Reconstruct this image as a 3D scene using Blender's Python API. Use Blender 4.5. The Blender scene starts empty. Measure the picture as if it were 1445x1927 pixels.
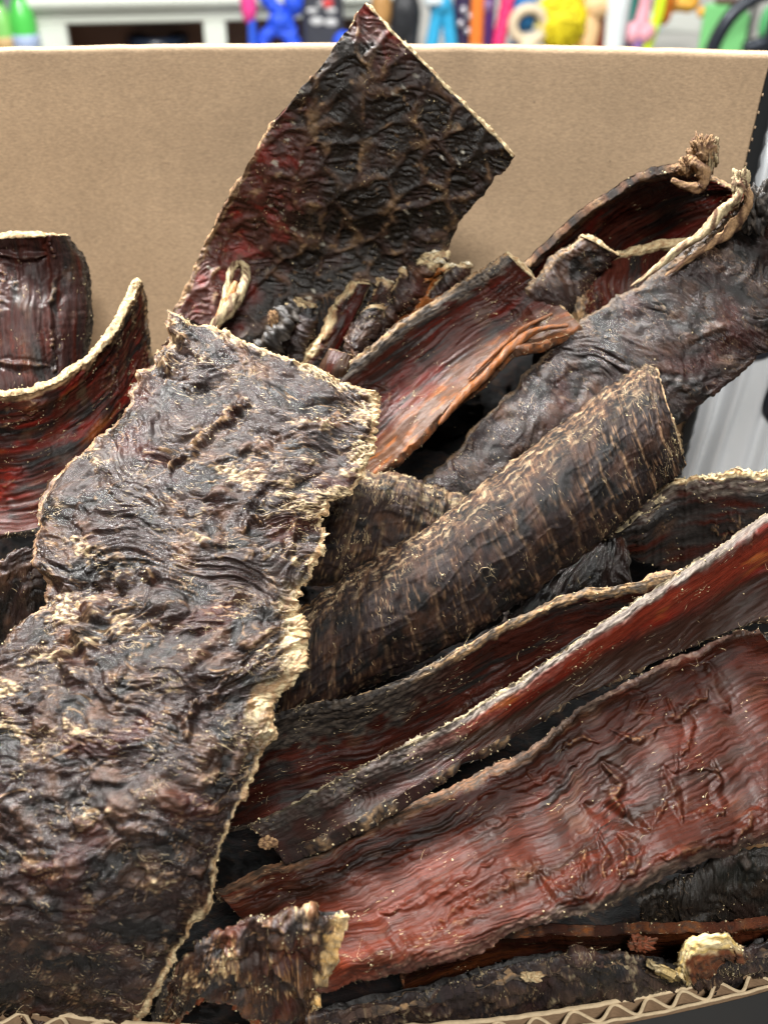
import bpy, math
import numpy as np

# ------------------------------------------------------------------ camera, world, lights, exposure
MM = 0.001
FPX = 1900.0                      # focal length in photo pixels (photo 1445 x 1927)
PITCH = math.radians(33.0)
HC = 1134.0                       # camera height in mm
sc = bpy.context.scene
col = sc.collection
cam_d = bpy.data.cameras.new('camera')
cam_d.sensor_fit = 'VERTICAL'
cam_d.sensor_height = 24.0
cam_d.lens = FPX / 1927.0 * 24.0
cam_d.clip_start = 0.01
cam_d.clip_end = 30.0
cam_d.dof.use_dof = True
cam_d.dof.focus_distance = 0.262
cam_d.dof.aperture_fstop = 9.0
cam = bpy.data.objects.new('camera', cam_d)
cam.location = (0, 0, HC * MM)
cam.rotation_euler = (math.pi / 2 - PITCH, 0, 0)
col.objects.link(cam)
sc.camera = cam

world = bpy.data.worlds.new('World')
sc.world = world
world.use_nodes = True
world.node_tree.nodes['Background'].inputs[0].default_value = (0.90, 0.95, 1.0, 1)
world.node_tree.nodes['Background'].inputs[1].default_value = 0.045

def area(name, loc, target, sx, sy, power, color):
    l = bpy.data.lights.new(name, 'AREA')
    l.shape = 'RECTANGLE'; l.size = sx; l.size_y = sy; l.energy = power; l.color = color
    o = bpy.data.objects.new(name, l)
    o.location = loc
    d = np.array(target) - np.array(loc)
    import mathutils
    o.rotation_euler = mathutils.Vector(d).to_track_quat('-Z', 'Y').to_euler()
    col.objects.link(o)
    return o
area('ceiling_lamp', (-0.48, 0.56, 2.0), (0.0, 0.22, 0.95), 0.10, 0.34, 56, (1.0, 0.99, 0.965))
area('ceiling_lamp', (0.25, -0.75, 2.45), (0.0, 0.33, 0.95), 0.7, 0.16, 33, (1.0, 0.98, 0.94))
area('ceiling_lamp', (0.75, 0.9, 2.45), (0.2, 0.4, 0.95), 0.2, 1.0, 9, (0.90, 0.96, 1.0))
area('ceiling_lamp', (0.1, 1.0, 2.6), (0.1, 2.1, 0.9), 1.6, 0.3, 18, (1.0, 1.0, 0.98))

sc.view_settings.view_transform = 'Standard'
sc.view_settings.look = 'None'
sc.view_settings.exposure = 0.36
sc.view_settings.gamma = 1.0
sc.cycles.max_bounces = 5
sc.cycles.diffuse_bounces = 3
sc.cycles.glossy_bounces = 2
sc.cycles.use_denoising = True
sc.cycles.filter_width = 1.1
sc.cycles.sample_clamp_indirect = 4.0

# ------------------------------------------------------------------ pixel -> place helpers (mm)
SP, CP = math.sin(PITCH), math.cos(PITCH)
def ray(px, py):
    px = np.asarray(px, float); py = np.asarray(py, float)
    a = (px - 722.5) / FPX; b = (963.5 - py) / FPX
    return np.stack([a, CP + b * SP, -SP + b * CP], -1)
PA = math.atan2(116.0, 200.0)     # slope of the heap
PN = np.array([0, -math.sin(PA), math.cos(PA)])
P0 = np.array([0, 134.0, -229.0])
WALL_Y = 332.0
def base_t(px, py):
    d = ray(px, py)
    den = d @ PN
    tp = np.where(den < -1e-3, (P0 @ PN) / np.minimum(den, -1e-3), 1e4)
    tw = WALL_Y / np.maximum(d[..., 1], 1e-3)
    k = 14.0
    hh = np.clip(0.5 + 0.5 * (tw - tp) / k, 0, 1)
    return tw * (1 - hh) + tp * hh - k * hh * (1 - hh)
def heap(px, py, h):
    """a point of the heap seen at (px, py), h mm in front of the heap's mean slope"""
    d = ray(px, py)
    return d * (base_t(px, py) - np.asarray(h, float))[..., None] + np.array([0, 0, HC])
def at(px, py, y):
    d = ray(px, py)
    return d * (y / d[1]) + np.array([0, 0, HC])

# ------------------------------------------------------------------ noise (numpy)
_r = np.random.RandomState(7)
_PERM = np.concatenate([_r.permutation(256)] * 2).astype(np.int32)
_ang = _r.rand(256) * 2 * np.pi
_GX, _GY = np.cos(_ang).astype(np.float32), np.sin(_ang).astype(np.float32)
def pn(x, y, seed=0):
    x = np.asarray(x, np.float32) + seed * 17.37 + 300; y = np.asarray(y, np.float32) + seed * 9.71 + 300
    xf = np.floor(x); yf = np.floor(y)
    xi = xf.astype(np.int32) & 255; yi = yf.astype(np.int32) & 255
    fx = x - xf; fy = y - yf
    u = fx * fx * fx * (fx * (fx * 6 - 15) + 10); v = fy * fy * fy * (fy * (fy * 6 - 15) + 10)
    def g(ix, iy, dx, dy):
        h = _PERM[_PERM[ix & 255] + (iy & 255)]
        return _GX[h] * dx + _GY[h] * dy
    a = g(xi, yi, fx, fy); b = g(xi + 1, yi, fx - 1, fy)
    c = g(xi, yi + 1, fx, fy - 1); d = g(xi + 1, yi + 1, fx - 1, fy - 1)
    return ((a + (b - a) * u) * (1 - v) + (c + (d - c) * u) * v) * 1.5
def fbm(x, y, o=3, seed=0):
    r = 0; a = 1.0; n = 0
    for i in range(o):
        r = r + a * pn(x, y, seed + i * 3.1); n += a
        x = x * 2.03; y = y * 2.03; a *= 0.5
    return r / n * 1.25
def worley(x, y, seed=0):
    xi = np.floor(x).astype(np.int32); yi = np.floor(y).astype(np.int32)
    f1 = np.full(x.shape, 9.0); f2 = np.full(x.shape, 9.0); cid = np.zeros(x.shape, np.int32)
    for dx in (-1, 0, 1):
        for dy in (-1, 0, 1):
            cx = xi + dx; cy = yi + dy
            h = _PERM[_PERM[(cx + int(seed) * 13) & 255] + ((cy + int(seed) * 7) & 255)]
            px = cx + 0.5 + 0.42 * _GX[h]; py = cy + 0.5 + 0.42 * _GY[h]
            d = np.hypot(px - x, py - y)
            near = d < f1
            f2 = np.where(near, f1, np.minimum(f2, d)); cid = np.where(near, h, cid); f1 = np.where(near, d, f1)
    return f1, f2, cid
def sm(a, b, x):
    t = np.clip((x - a) / (b - a), 0, 1)
    return t * t * (3 - 2 * t)
def mixc(c, b, m):
    return c + (np.asarray(b, float) - c) * np.clip(m, 0, 1)[..., None]

# pigments (linear)
BLK = np.array((.010, .0085, .0078)); PUR = np.array((.031, .0178, .0150)); BRN = np.array((.10, .050, .029))
MAR = np.array((.105, .025, .016)); RED = np.array((.24, .022, .014)); ORG = np.array((.42, .13, .03))
TAN = np.array((.36, .22, .11)); CRM = np.array((.60, .48, .28)); WHT = np.array((.72, .68, .56))
GRY = np.array((.11, .088, .07))

# ------------------------------------------------------------------ materials
def newmat(name):
    m = bpy.data.materials.new(name); m.use_nodes = True
    nt = m.node_tree
    return m, nt, nt.nodes['Principled BSDF']
def nd(nt, t, **kw):
    n = nt.nodes.new(t)
    for k, v in kw.items():
        if isinstance(k, str) and hasattr(n, k): setattr(n, k, v)
    return n

def meat_material(name, sx, sy, bump, rough_add=0.0, spec=0.5, dark=0.45):
    """pigment comes from the sheet's own colour field; nodes add grain, fine fibre relief and gloss"""
    m, nt, b = newmat(name)
    L = nt.links
    at_ = nd(nt, 'ShaderNodeAttribute'); at_.attribute_name = 'pigment'
    ag = nd(nt, 'ShaderNodeAttribute'); ag.attribute_name = 'gloss'
    uv = nd(nt, 'ShaderNodeAttribute'); uv.attribute_name = 'grain'
    mp = nd(nt, 'ShaderNodeMapping'); mp.inputs['Scale'].default_value = (sx, sy, 1)
    L.new(uv.outputs['Vector'], mp.inputs['Vector'])
    n1 = nd(nt, 'ShaderNodeTexNoise'); n1.inputs['Scale'].default_value = 1.0; n1.inputs['Detail'].default_value = 7; n1.inputs['Roughness'].default_value = 0.72; n1.inputs['Distortion'].default_value = 0.4
    L.new(mp.outputs[0], n1.inputs['Vector'])
    mp2 = nd(nt, 'ShaderNodeMapping'); mp2.inputs['Scale'].default_value = (2.2, 2.2, 1)
    L.new(uv.outputs['Vector'], mp2.inputs['Vector'])
    n2 = nd(nt, 'ShaderNodeTexNoise'); n2.inputs['Scale'].default_value = 1.0; n2.inputs['Detail'].default_value = 4; n2.inputs['Roughness'].default_value = 0.7
    L.new(mp2.outputs[0], n2.inputs['Vector'])
    r1 = nd(nt, 'ShaderNodeMapRange'); r1.inputs['From Min'].default_value = 0.3; r1.inputs['From Max'].default_value = 0.7
    r1.inputs['To Min'].default_value = dark; r1.inputs['To Max'].default_value = 1.5
    L.new(n1.outputs['Fac'], r1.inputs['Value'])
    mul = nd(nt, 'ShaderNodeVectorMath'); mul.operation = 'SCALE'
    L.new(at_.outputs['Color'], mul.inputs[0]); L.new(r1.outputs[0], mul.inputs['Scale'])
    L.new(mul.outputs[0], b.inputs['Base Color'])
    rr = nd(nt, 'ShaderNodeMath'); rr.operation = 'MULTIPLY_ADD'; rr.inputs[1].default_value = 0.35; 
    L.new(n2.outputs['Fac'], rr.inputs[0]); 
    ad = nd(nt, 'ShaderNodeMath'); ad.operation = 'ADD'; ad.inputs[1].default_value = -0.17 + rough_add
    L.new(ag.outputs['Fac'], ad.inputs[0]); L.new(ad.outputs[0], rr.inputs[2])
    L.new(rr.outputs[0], b.inputs['Roughness'])
    b.inputs['Specular IOR Level'].default_value = spec
    bp = nd(nt, 'ShaderNodeBump'); bp.inputs['Strength'].default_value = 0.9; bp.inputs['Distance'].default_value = bump * MM
    sm_ = nd(nt, 'ShaderNodeMath'); sm_.operation = 'MULTIPLY_ADD'; sm_.inputs[1].default_value = 0.6
    L.new(n2.outputs['Fac'], sm_.inputs[0]); L.new(n1.outputs['Fac'], sm_.inputs[2])
    L.new(sm_.outputs[0], bp.inputs['Height']); L.new(bp.outputs[0], b.inputs['Normal'])
    return m
M_ROUGH = meat_material('dried_meat_rough', 2.0, 0.45, 0.36, -0.04, 0.44, 0.32)
M_MEMB = meat_material('dried_membrane', 0.30, 4.2, 0.13, -0.08, 0.13, 0.30)
M_FIB = meat_material('dried_fibre', 0.35, 2.2, 0.35, 0.0, 0.2, 0.35)
M_CROSS = meat_material('dried_crossgrain', 2.4, 0.3, 0.4, 0.05, 0.25, 0.35)
M_RIM = meat_material('cut_rim', 2.0, 2.0, 0.5, 0.25, 0.25, 0.5)

def fibre_material(name, c, var):
    m, nt, b = newmat(name)
    L = nt.links
    g = nd(nt, 'ShaderNodeNewGeometry')
    rp = nd(nt, 'ShaderNodeValToRGB')
    rp.color_ramp.elements[0].color = (*[x * (1 - var) for x in c], 1); rp.color_ramp.elements[1].color = (*[min(.85, x * (1 + var)) for x in c], 1)
    L.new(g.outputs['Random Per Island'], rp.inputs[0]); L.new(rp.outputs[0], b.inputs['Base Color'])
    b.inputs['Roughness'].default_value = 0.55
    return m
M_HAIR = fibre_material('pale_fibre', (.38, .29, .165), 0.75)
M_HAIRD = fibre_material('brown_fibre', (.20, .13, .075), 0.6)
M_FLAKE = fibre_material('pale_crumb', (.52, .42, .24), 0.5)

def plain(name, c, rough=0.5, var=0.15, scale=60.0, bump=0.0, spec=0.5, metal=0.0, coat=0.0):
    m, nt, b = newmat(name)
    L = nt.links
    tc = nd(nt, 'ShaderNodeTexCoord')
    n = nd(nt, 'ShaderNodeTexNoise'); n.inputs['Scale'].default_value = scale; n.inputs['Detail'].default_value = 5
    L.new(tc.outputs['Object'], n.inputs['Vector'])
    mx = nd(nt, 'ShaderNodeMix'); mx.data_type = 'RGBA'
    mx.inputs[6].default_value = (*[x * (1 - var) for x in c], 1); mx.inputs[7].default_value = (*[min(.95, x * (1 + var)) for x in c], 1)
    L.new(n.outputs['Fac'], mx.inputs[0]); L.new(mx.outputs[2], b.inputs['Base Color'])
    b.inputs['Roughness'].default_value = rough; b.inputs['Specular IOR Level'].default_value = spec; b.inputs['Metallic'].default_value = metal
    b.inputs['Coat Weight'].default_value = coat
    if bump:
        bp = nd(nt, 'ShaderNodeBump'); bp.inputs['Distance'].default_value = bump; bp.inputs['Strength'].default_value = 0.8
        L.new(n.outputs['Fac'], bp.inputs['Height']); L.new(bp.outputs[0], b.inputs['Normal'])
    return m

def kraft(name, c, spots=True, stains=()):
    m, nt, b = newmat(name)
    L = nt.links
    tc = nd(nt, 'ShaderNodeTexCoord')
    def noise(scale, stretch, detail=6, rough=.6):
        mp = nd(nt, 'ShaderNodeMapping'); mp.inputs['Scale'].default_value = stretch
        L.new(tc.outputs['Object'], mp.inputs[0])
        n = nd(nt, 'ShaderNodeTexNoise'); n.inputs['Scale'].default_value = scale; n.inputs['Detail'].default_value = detail; n.inputs['Roughness'].default_value = rough
        L.new(mp.outputs[0], n.inputs['Vector']); return n
    n1 = noise(700, (1, 1, 2.2)); n2 = noise(14, (1, 1, 1.6), 4); n3 = noise(1700, (.35, 1, 1.4), 3)
    v = nd(nt, 'ShaderNodeTexVoronoi'); v.inputs['Scale'].default_value = 55; L.new(tc.outputs['Object'], v.inputs['Vector'])
    cr = nd(nt, 'ShaderNodeValToRGB')
    e = cr.color_ramp.elements
    e[0].position = .28; e[0].color = (*[x * .68 for x in c], 1); e[1].position = .72; e[1].color = (*[min(.9, x * 1.24) for x in c], 1)
    ml = nd(nt, 'ShaderNodeMix'); ml.inputs[0].default_value = .45
    L.new(n1.outputs['Fac'], ml.inputs[2]); L.new(n3.outputs['Fac'], ml.inputs[3]); L.new(ml.outputs[0], cr.inputs[0])
    m2 = nd(nt, 'ShaderNodeMapRange'); m2.inputs[1].default_value = .3; m2.inputs[2].default_value = .7; m2.inputs[3].default_value = .86; m2.inputs[4].default_value = 1.1
    L.new(n2.outputs['Fac'], m2.inputs[0])
    sp = nd(nt, 'ShaderNodeMapRange'); sp.inputs[1].default_value = .012; sp.inputs[2].default_value = .03; sp.inputs[3].default_value = .45 if spots else 1; sp.inputs[4].default_value = 1.0
    L.new(v.outputs['Distance'], sp.inputs[0])
    mm = nd(nt, 'ShaderNodeMath'); mm.operation = 'MULTIPLY'; L.new(m2.outputs[0], mm.inputs[0]); L.new(sp.outputs[0], mm.inputs[1])
    for pt, r0, r1, lo in stains:                    # greasy smudges and faint flute lines of the board
        ds = nd(nt, 'ShaderNodeVectorMath'); ds.operation = 'DISTANCE'; ds.inputs[1].default_value = pt
        wv = nd(nt, 'ShaderNodeVectorMath'); wv.operation = 'MULTIPLY_ADD'; wv.inputs[1].default_value = (.02, .02, .02)
        L.new(n2.outputs['Color'], wv.inputs[0]); L.new(tc.outputs['Object'], wv.inputs[2]); L.new(wv.outputs[0], ds.inputs[0])
        mr = nd(nt, 'ShaderNodeMapRange'); mr.inputs[1].default_value = r0; mr.inputs[2].default_value = r1; mr.inputs[3].default_value = lo; mr.inputs[4].default_value = 1.0
        L.new(ds.outputs['Value'], mr.inputs[0])
        m3 = nd(nt, 'ShaderNodeMath'); m3.operation = 'MULTIPLY'; L.new(mm.outputs[0], m3.inputs[0]); L.new(mr.outputs[0], m3.inputs[1]); mm = m3
    if stains:
        wt = nd(nt, 'ShaderNodeTexWave'); wt.inputs['Scale'].default_value = 34; wt.inputs['Distortion'].default_value = .6
        L.new(tc.outputs['Object'], wt.inputs['Vector'])
        mr = nd(nt, 'ShaderNodeMapRange'); mr.inputs[3].default_value = .988; mr.inputs[4].default_value = 1.01; L.new(wt.outputs['Fac'], mr.inputs[0])
        m3 = nd(nt, 'ShaderNodeMath'); m3.operation = 'MULTIPLY'; L.new(mm.outputs[0], m3.inputs[0]); L.new(mr.outputs[0], m3.inputs[1]); mm = m3
    sc_ = nd(nt, 'ShaderNodeVectorMath'); sc_.operation = 'SCALE'; L.new(cr.outputs[0], sc_.inputs[0]); L.new(mm.outputs[0], sc_.inputs['Scale'])
    L.new(sc_.outputs[0], b.inputs['Base Color'])
    b.inputs['Roughness'].default_value = .72; b.inputs['Specular IOR Level'].default_value = .3
    bp = nd(nt, 'ShaderNodeBump'); bp.inputs['Distance'].default_value = .0002; bp.inputs['Strength'].default_value = .5
    L.new(ml.outputs[0], bp.inputs['Height']); L.new(bp.outputs[0], b.inputs['Normal'])
    return m

# ------------------------------------------------------------------ object helpers
def empty(name, label, cat, loc, group=None):
    o = bpy.data.objects.new(name, None)
    o.location = np.array(loc) * MM
    o.empty_display_size = 0.01
    o['label'] = label; o['category'] = cat
    if group: o['group'] = group
    col.objects.link(o)
    o['_b'] = [float(x) for x in loc]
    return o
def make_obj(name, mesh, parent=None, kind=None):
    o = bpy.data.objects.new(name, mesh)
    col.objects.link(o)
    if parent is not None: o.parent = parent
    if kind: o['kind'] = kind
    return o
def mesh_np(name, V, F, mats, smooth=True, attrs=None, mat_idx=None):
    """V in mm (local), F int array (n,4) or (n,3)"""
    me = bpy.data.meshes.new(name)
    V = np.asarray(V, np.float32) * MM; F = np.asarray(F, np.int32)
    n, k = F.shape
    me.vertices.add(len(V)); me.vertices.foreach_set('co', V.ravel())
    me.loops.add(n * k); me.loops.foreach_set('vertex_index', F.ravel())
    me.polygons.add(n); me.polygons.foreach_set('loop_start', np.arange(0, n * k, k, dtype=np.int32))
    if smooth: me.polygons.foreach_set('use_smooth', np.ones(n, bool))
    for m in (mats if isinstance(mats, (list, tuple)) else [mats]): me.materials.append(m)
    if mat_idx is not None: me.polygons.foreach_set('material_index', np.asarray(mat_idx, np.int32))
    me.update(calc_edges=True)
    for nm, (tp, arr) in (attrs or {}).items():
        a = me.attributes.new(nm, tp, 'POINT')
        key = {'FLOAT': 'value', 'FLOAT_COLOR': 'color', 'FLOAT_VECTOR': 'vector'}[tp]
        a.data.foreach_set(key, np.asarray(arr, np.float32).ravel())
    return me
def base_of(o): return np.array(list(o['_b']))

# ------------------------------------------------------------------ surface styles: relief (mm) + pigment + gloss
def st_rough(S, T, U, V, sd, o):
    am = o.get('amp', 1.0)
    wa = fbm(S / 13, T / 13, 3, sd) * 5; wb = fbm(S / 13, T / 13, 3, sd + 5) * 5
    flow = fbm(S / 34, T / 30, 2, sd + 25) * 17 + fbm(S / 9, T / 14, 2, sd + 26) * 1.6
    big = fbm(S / 15, T / 18, 3, sd + 1)
    reg = sm(-.28, .30, fbm(S / 15, T / 19, 2, sd + 2) + .1)
    if 'lumpy' in o: reg = reg * (1 - o['lumpy'](U, V))
    w1 = np.abs(pn((S + flow) / 2.6, (T + wb) / 20, sd + 3)) ** .6; w2 = np.abs(pn((S + flow * .9) / 1.25, (T + wb) / 11, sd + 4)) ** .7
    w0 = np.abs(pn((S + flow * 1.2 + wa * .5) / 6.5, (T + wb) / 26, sd + 35)) ** .8
    w3 = fbm(S / 1.6, T / 1.9, 2, sd + 8)
    f1, f2, cid = worley((S + wa) / 7.0, (T + wb) / 7.0, sd)
    lump = sm(.55, .1, f1) * ((cid % 5) < 2) * (1 - reg * .8)
    mid = fbm((S + wa) / 6.5, (T + wb) / 9.5, 2, sd + 21)
    crag = np.abs(fbm((S + wb) / 3.2, (T + wa) / 3.6, 3, sd + 27)) * (1 - reg)
    disp = am * (1.8 * big + 1.25 * w0 + (.5 + .5 * (1 - reg)) * mid + (1.15 * w1 + .8 * w2) * (.2 + .8 * reg) + .25 * w3 * (1.2 - reg) + 1.0 * lump + .9 * crag)
    tone = fbm(S / 9, T / 16, 3, sd + 9)
    c = mixc(np.broadcast_to(PUR, S.shape + (3,)).copy(), BLK * 1.3, sm(-.05, .35, tone))
    c = mixc(c, BRN * .8, sm(.1, .5, fbm(S / 9, T / 9, 3, sd + 11)) * .7 * (1.2 - reg))
    c = mixc(c, MAR * .6, sm(.2, .6, fbm(S / 16, T / 16, 2, sd + 12)) * .6)
    ca = o.get('cream', .5)
    cf = fbm((S + wb) / 7, (T + wa) / 10, 4, sd + 13) + .45 * fbm(S / 1.1, T / 2.2, 3, sd + 14) - .12 * (reg - .5)
    if 'boost' in o: cf = cf + o['boost'](U, V, S, T, sd)
    cm = sm(.66 - .5 * ca, 1.08 - .5 * ca, cf)
    vn = 1 - np.abs(fbm((S + wa) / 8, (T + wb) / 11, 3, sd + 15)) * 6
    cm = np.maximum(cm, sm(.55, .98, vn) * sm(.0, .35, fbm(S / 12, T / 12, 2, sd + 16)) * min(1, ca * 1.5))
    cm = cm * (.30 + .70 * sm(-.3, .25, fbm(S / .8, T / 1.3, 3, sd + 17)))
    c = mixc(c, np.array((.15, .085, .045)), sm(.0, .5, cm) * .8); c = mixc(c, CRM * .85, sm(.5, 1., cm) * .85)
    hr = sm(.30, .62, fbm((S + flow * .6) / .62, (T + wb) / 4.5, 2, sd + 28)) * sm(-.1, .4, fbm(S / 10, T / 12, 2, sd + 29) + .3 * ca - .1)
    c = mixc(c, TAN, hr * .7 * min(1, ca * 1.6))
    c = mixc(c, BRN * 1.5, lump * sm(.0, .3, f2 - f1) * .5)
    g = .20 + .18 * sm(-.1, .6, fbm(S / 5, T / 5, 2, sd + 18)) + .40 * cm
    disp = disp + .35 * cm * am
    return disp, c, g
def st_membrane(S, T, U, V, sd, o):
    am = o.get('amp', 1.0)
    wa = fbm(S / 20, T / 14, 3, sd) * 4; wb = fbm(S / 30, T / 14, 2, sd + 5) * 2.2
    st = pn(S / 26, (T + wb) / 1.7, sd + 1); st2 = pn(S / 15, (T + wb) / .7, sd + 2); st3 = np.abs(pn((S + wa) / 30, (T + wb) / 3.6, sd + 6))
    big = fbm(S / 30, T / 14, 2, sd + 3)
    fl = o.get('fold', .5)
    fz = sm(.62 - fl * .8, 1.05 - fl * .8, fbm(S / 26, T / 20, 2, sd + 4) + .2)
    r1 = np.clip(1 - np.abs(fbm((S + wa * 2) / 5.0, (T + wb * 2) / 11, 2, sd + 7)) * 6.5, 0, 1) * fz
    r2 = np.clip(1 - np.abs(fbm((S + wa * 2) / 14, (T + wb) / 5, 2, sd + 17)) * 7, 0, 1) * fz * .8
    fo = np.maximum(r1, r2)
    puck = np.abs(pn((S + wa) / 2.2, (T + wb) / 2.8, sd + 19)) * fz
    gv = np.abs(pn(S / 17, (T + wb) / 1.25, sd + 38)) ** .7; gv2 = np.abs(pn(S / 24, (T + wb) / 2.9, sd + 39)) ** .7
    disp = am * (1.0 * big + .12 * st + .10 * st2 + .42 * gv + .55 * gv2 * sm(-.2, .3, fbm(S / 20, T / 10, 2, sd + 40)) + .75 * fo ** 1.5 + .5 * puck)
    c0 = o.get('c0', MAR * .75); c1 = o.get('c1', RED * .7); c2 = o.get('c2', BLK * 2.2)
    c = np.broadcast_to(c0, S.shape + (3,)).copy()
    c = mixc(c, c1, sm(-.1, .6, fbm(S / 24, T / 6, 3, sd + 8) + .5 * st))
    c = mixc(c, c2, sm(.0, .55, fbm(S / 28, T / 5, 3, sd + 9) + .35 * st2))
    c = mixc(c, BRN * .7, sm(.2, .6, fbm(S / 12, T / 9, 3, sd + 10)) * .5)
    c = mixc(c, BLK, sm(.80, .98, 1 - np.abs(fbm(S / 26, (T + wb) / 2.6, 3, sd + 36)) * 1.6) * sm(-.2, .3, fbm(S / 18, T / 9, 2, sd + 37)) * .65)  # thin black lines paint crease shadow and dark fibres
    c = mixc(c, TAN * .75, sm(.72, 1.0, fo) * o.get('foldtan', .6))
    c = mixc(c, ORG * .7, sm(.35, .75, fbm(S / 30, T / 7, 2, sd + 20)) * o.get('orange', .0))
    g = .27 + .14 * sm(-.3, .5, fbm(S / 8, T / 5, 2, sd + 11)) + .1 * fo
    return disp, c, g
def st_ribbed(S, T, U, V, sd, o):
    am = o.get('amp', 1.0); per = o.get('period', 6.6)
    wa = fbm(S / 16, T / 14, 3, sd) * 2.0
    ph = (S + wa) / per
    rib = np.abs(ph - np.round(ph)) * 2          # 0 on the pale line, 1 between lines
    ln = sm(.22, .02, rib) * sm(-.35, .25, fbm(S / 8, T / 4, 3, sd + 1) + o.get('lines', .0) + .35 * fbm(S / 2.0, T / 1.0, 2, sd + 31))
    w1 = np.abs(pn((S + wa * 1.5) / 1.6, (T + wa) / 9, sd + 2)); w2 = fbm(S / 1.0, T / 3.2, 2, sd + 3)
    lg = np.clip(1 - np.abs(fbm(S / 22, (T + wa) / 4.2, 2, sd + 4)) * 6, 0, 1)
    big = fbm(S / 16, T / 12, 2, sd + 5)
    disp = am * (.7 * big + .45 * sm(0, .5, rib) + .35 * w1 + .28 * w2 + .25 * lg)
    tone = fbm(S / 13, T / 7, 3, sd + 6)
    c = mixc(np.broadcast_to(PUR * .8, S.shape + (3,)).copy(), BLK, sm(-.1, .4, tone))
    c = mixc(c, BRN * .8, sm(.0, .5, fbm(S / 6, T / 8, 3, sd + 7)) * .8)
    hair = sm(.2, .6, fbm(S / .75, T / 5, 2, sd + 8)) * sm(-.25, .35, fbm(S / 14, T / 9, 2, sd + 9) + o.get('pale', 0))
    c = mixc(c, TAN * .75, hair * .5)
    top = sm(o.get('bandv', .3), .02, V + .09 * fbm(S / 10, T / 5, 2, sd + 10)) * o.get('top', 0)
    c = mixc(c, TAN * .8, top * sm(-.2, .5, fbm(S / 2.5, T / 1.4, 3, sd + 11)) * .6)
    c = mixc(c, CRM * .8, top * sm(.1, .6, fbm(S / 5, T / 1.6, 3, sd + 12)) * .7)
    ln = ln * (.15 + .85 * sm(.3, .55, V)) * (.4 + .6 * sm(.6, .2, U)); c = mixc(c, TAN * .8, ln * .6); c = mixc(c, CRM * .7, ln * lg * .4)
    g = .42 + .2 * sm(-.2, .5, fbm(S / 5, T / 5, 2, sd + 13)) + .15 * ln
    disp = disp + .25 * ln
    return disp, c, g
def st_fibrous(S, T, U, V, sd, o):
    am = o.get('amp', 1.0); a = o.get('angle', 0.5)
    ca, sa = math.cos(a), math.sin(a)
    X = S * ca + T * sa; Y = -S * sa + T * ca
    wa = fbm(S / 20, T / 20, 2, sd) * 3
    f1 = pn(X / 6, (Y + wa) / .8, sd + 1); f2 = np.abs(pn(X / 12, (Y + wa) / 3.0, sd + 2)); f3 = pn(X / 3, (Y + wa) / .45, sd + 3)
    big = fbm(S / 18, T / 14, 3, sd + 4)
    cr = np.abs(fbm(S / 5, T / 4, 3, sd + 22)) * sm(-.1, .4, fbm(S / 14, T / 14, 2, sd + 23))
    disp = am * (1.3 * big + .22 * f1 + .35 * f2 + .12 * f3 + .9 * cr)
    c = np.broadcast_to(BLK * 1.4, S.shape + (3,)).copy()
    c = mixc(c, PUR * .8, sm(-.1, .45, fbm(S / 16, T / 12, 3, sd + 5)))
    c = mixc(c, MAR * .55, sm(.2, .6, fbm(S / 22, T / 14, 2, sd + 15)) * o.get('red', .5))
    c = mixc(c, BRN, sm(.1, .55, f1 + .6 * fbm(S / 9, T / 9, 2, sd + 6)) * .6)
    c = mixc(c, TAN * .6, sm(.3, .7, f1 * .6 + f3 * .5 + fbm(S / 7, T / 7, 2, sd + 7) * .7) * o.get('pale', .6))
    g = .45 + .2 * sm(-.3, .5, fbm(S / 6, T / 6, 2, sd + 8))
    return disp, c, g
def st_slab(S, T, U, V, sd, o):
    am = o.get('amp', 1.0)
    wa = fbm(S / 15, T / 15, 3, sd) * 4; wb = fbm(S / 15, T / 15, 3, sd + 5) * 4
    f1, f2, cid = worley((S + wa) / 13, (T + wb) / 9, sd)
    e = f2 - f1
    wr = np.abs(pn((S + T * .5 + wa) / 1.6, (T - S * .4 + wb) / 7, sd + 1)); wr2 = fbm(S / 1.3, T / 1.3, 3, sd + 2)
    inside = sm(.06, .26, e)
    disp = am * (1.5 * fbm(S / 20, T / 20, 2, sd + 3) + 1.2 * sm(.34, 0, e) + 1.0 * wr * inside + .25 * wr2 + .25 * np.abs(fbm(S / 4, T / 4, 3, sd + 34)))
    c = np.broadcast_to(np.array((.016, .0125, .010)), S.shape + (3,)).copy()
    c = mixc(c, PUR * 1.1, sm(.0, .5, fbm(S / 9, T / 9, 2, sd + 4)))
    net = sm(.24, .05, e + .12 * fbm(S / 4, T / 4, 3, sd + 5))
    net = net * sm(-.35, .3, fbm(S / 11, T / 11, 2, sd + 33)); c = mixc(c, BRN * .75, net * .8)
    c = mixc(c, TAN * .5, net * sm(-.05, .45, fbm(S / 6, T / 6, 3, sd + 6)) * .8)
    rd = o['redmask'](U, V, S, T, sd) if 'redmask' in o else 0 * U
    c = mixc(c, MAR * .8, rd * .8)
    c = mixc(c, RED * .75, rd * sm(.0, .5, fbm(S / 6, T / 9, 3, sd + 7)))
    sp = sm(.55, .72, fbm(S / 2.6, T / 5.0, 2, sd + 8)) * sm(-.05, .3, fbm(S / 16, T / 16, 2, sd + 9))
    c = mixc(c, WHT * .7, sp * .8)
    c = mixc(c, TAN * .8, sm(.45, .8, fbm(S / 3, T / 3, 3, sd + 10) + .3 * net) * .7)
    g = .26 + .25 * sm(-.3, .5, fbm(S / 5, T / 5, 2, sd + 11)) + .1 * net
    return disp, c, g
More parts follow.
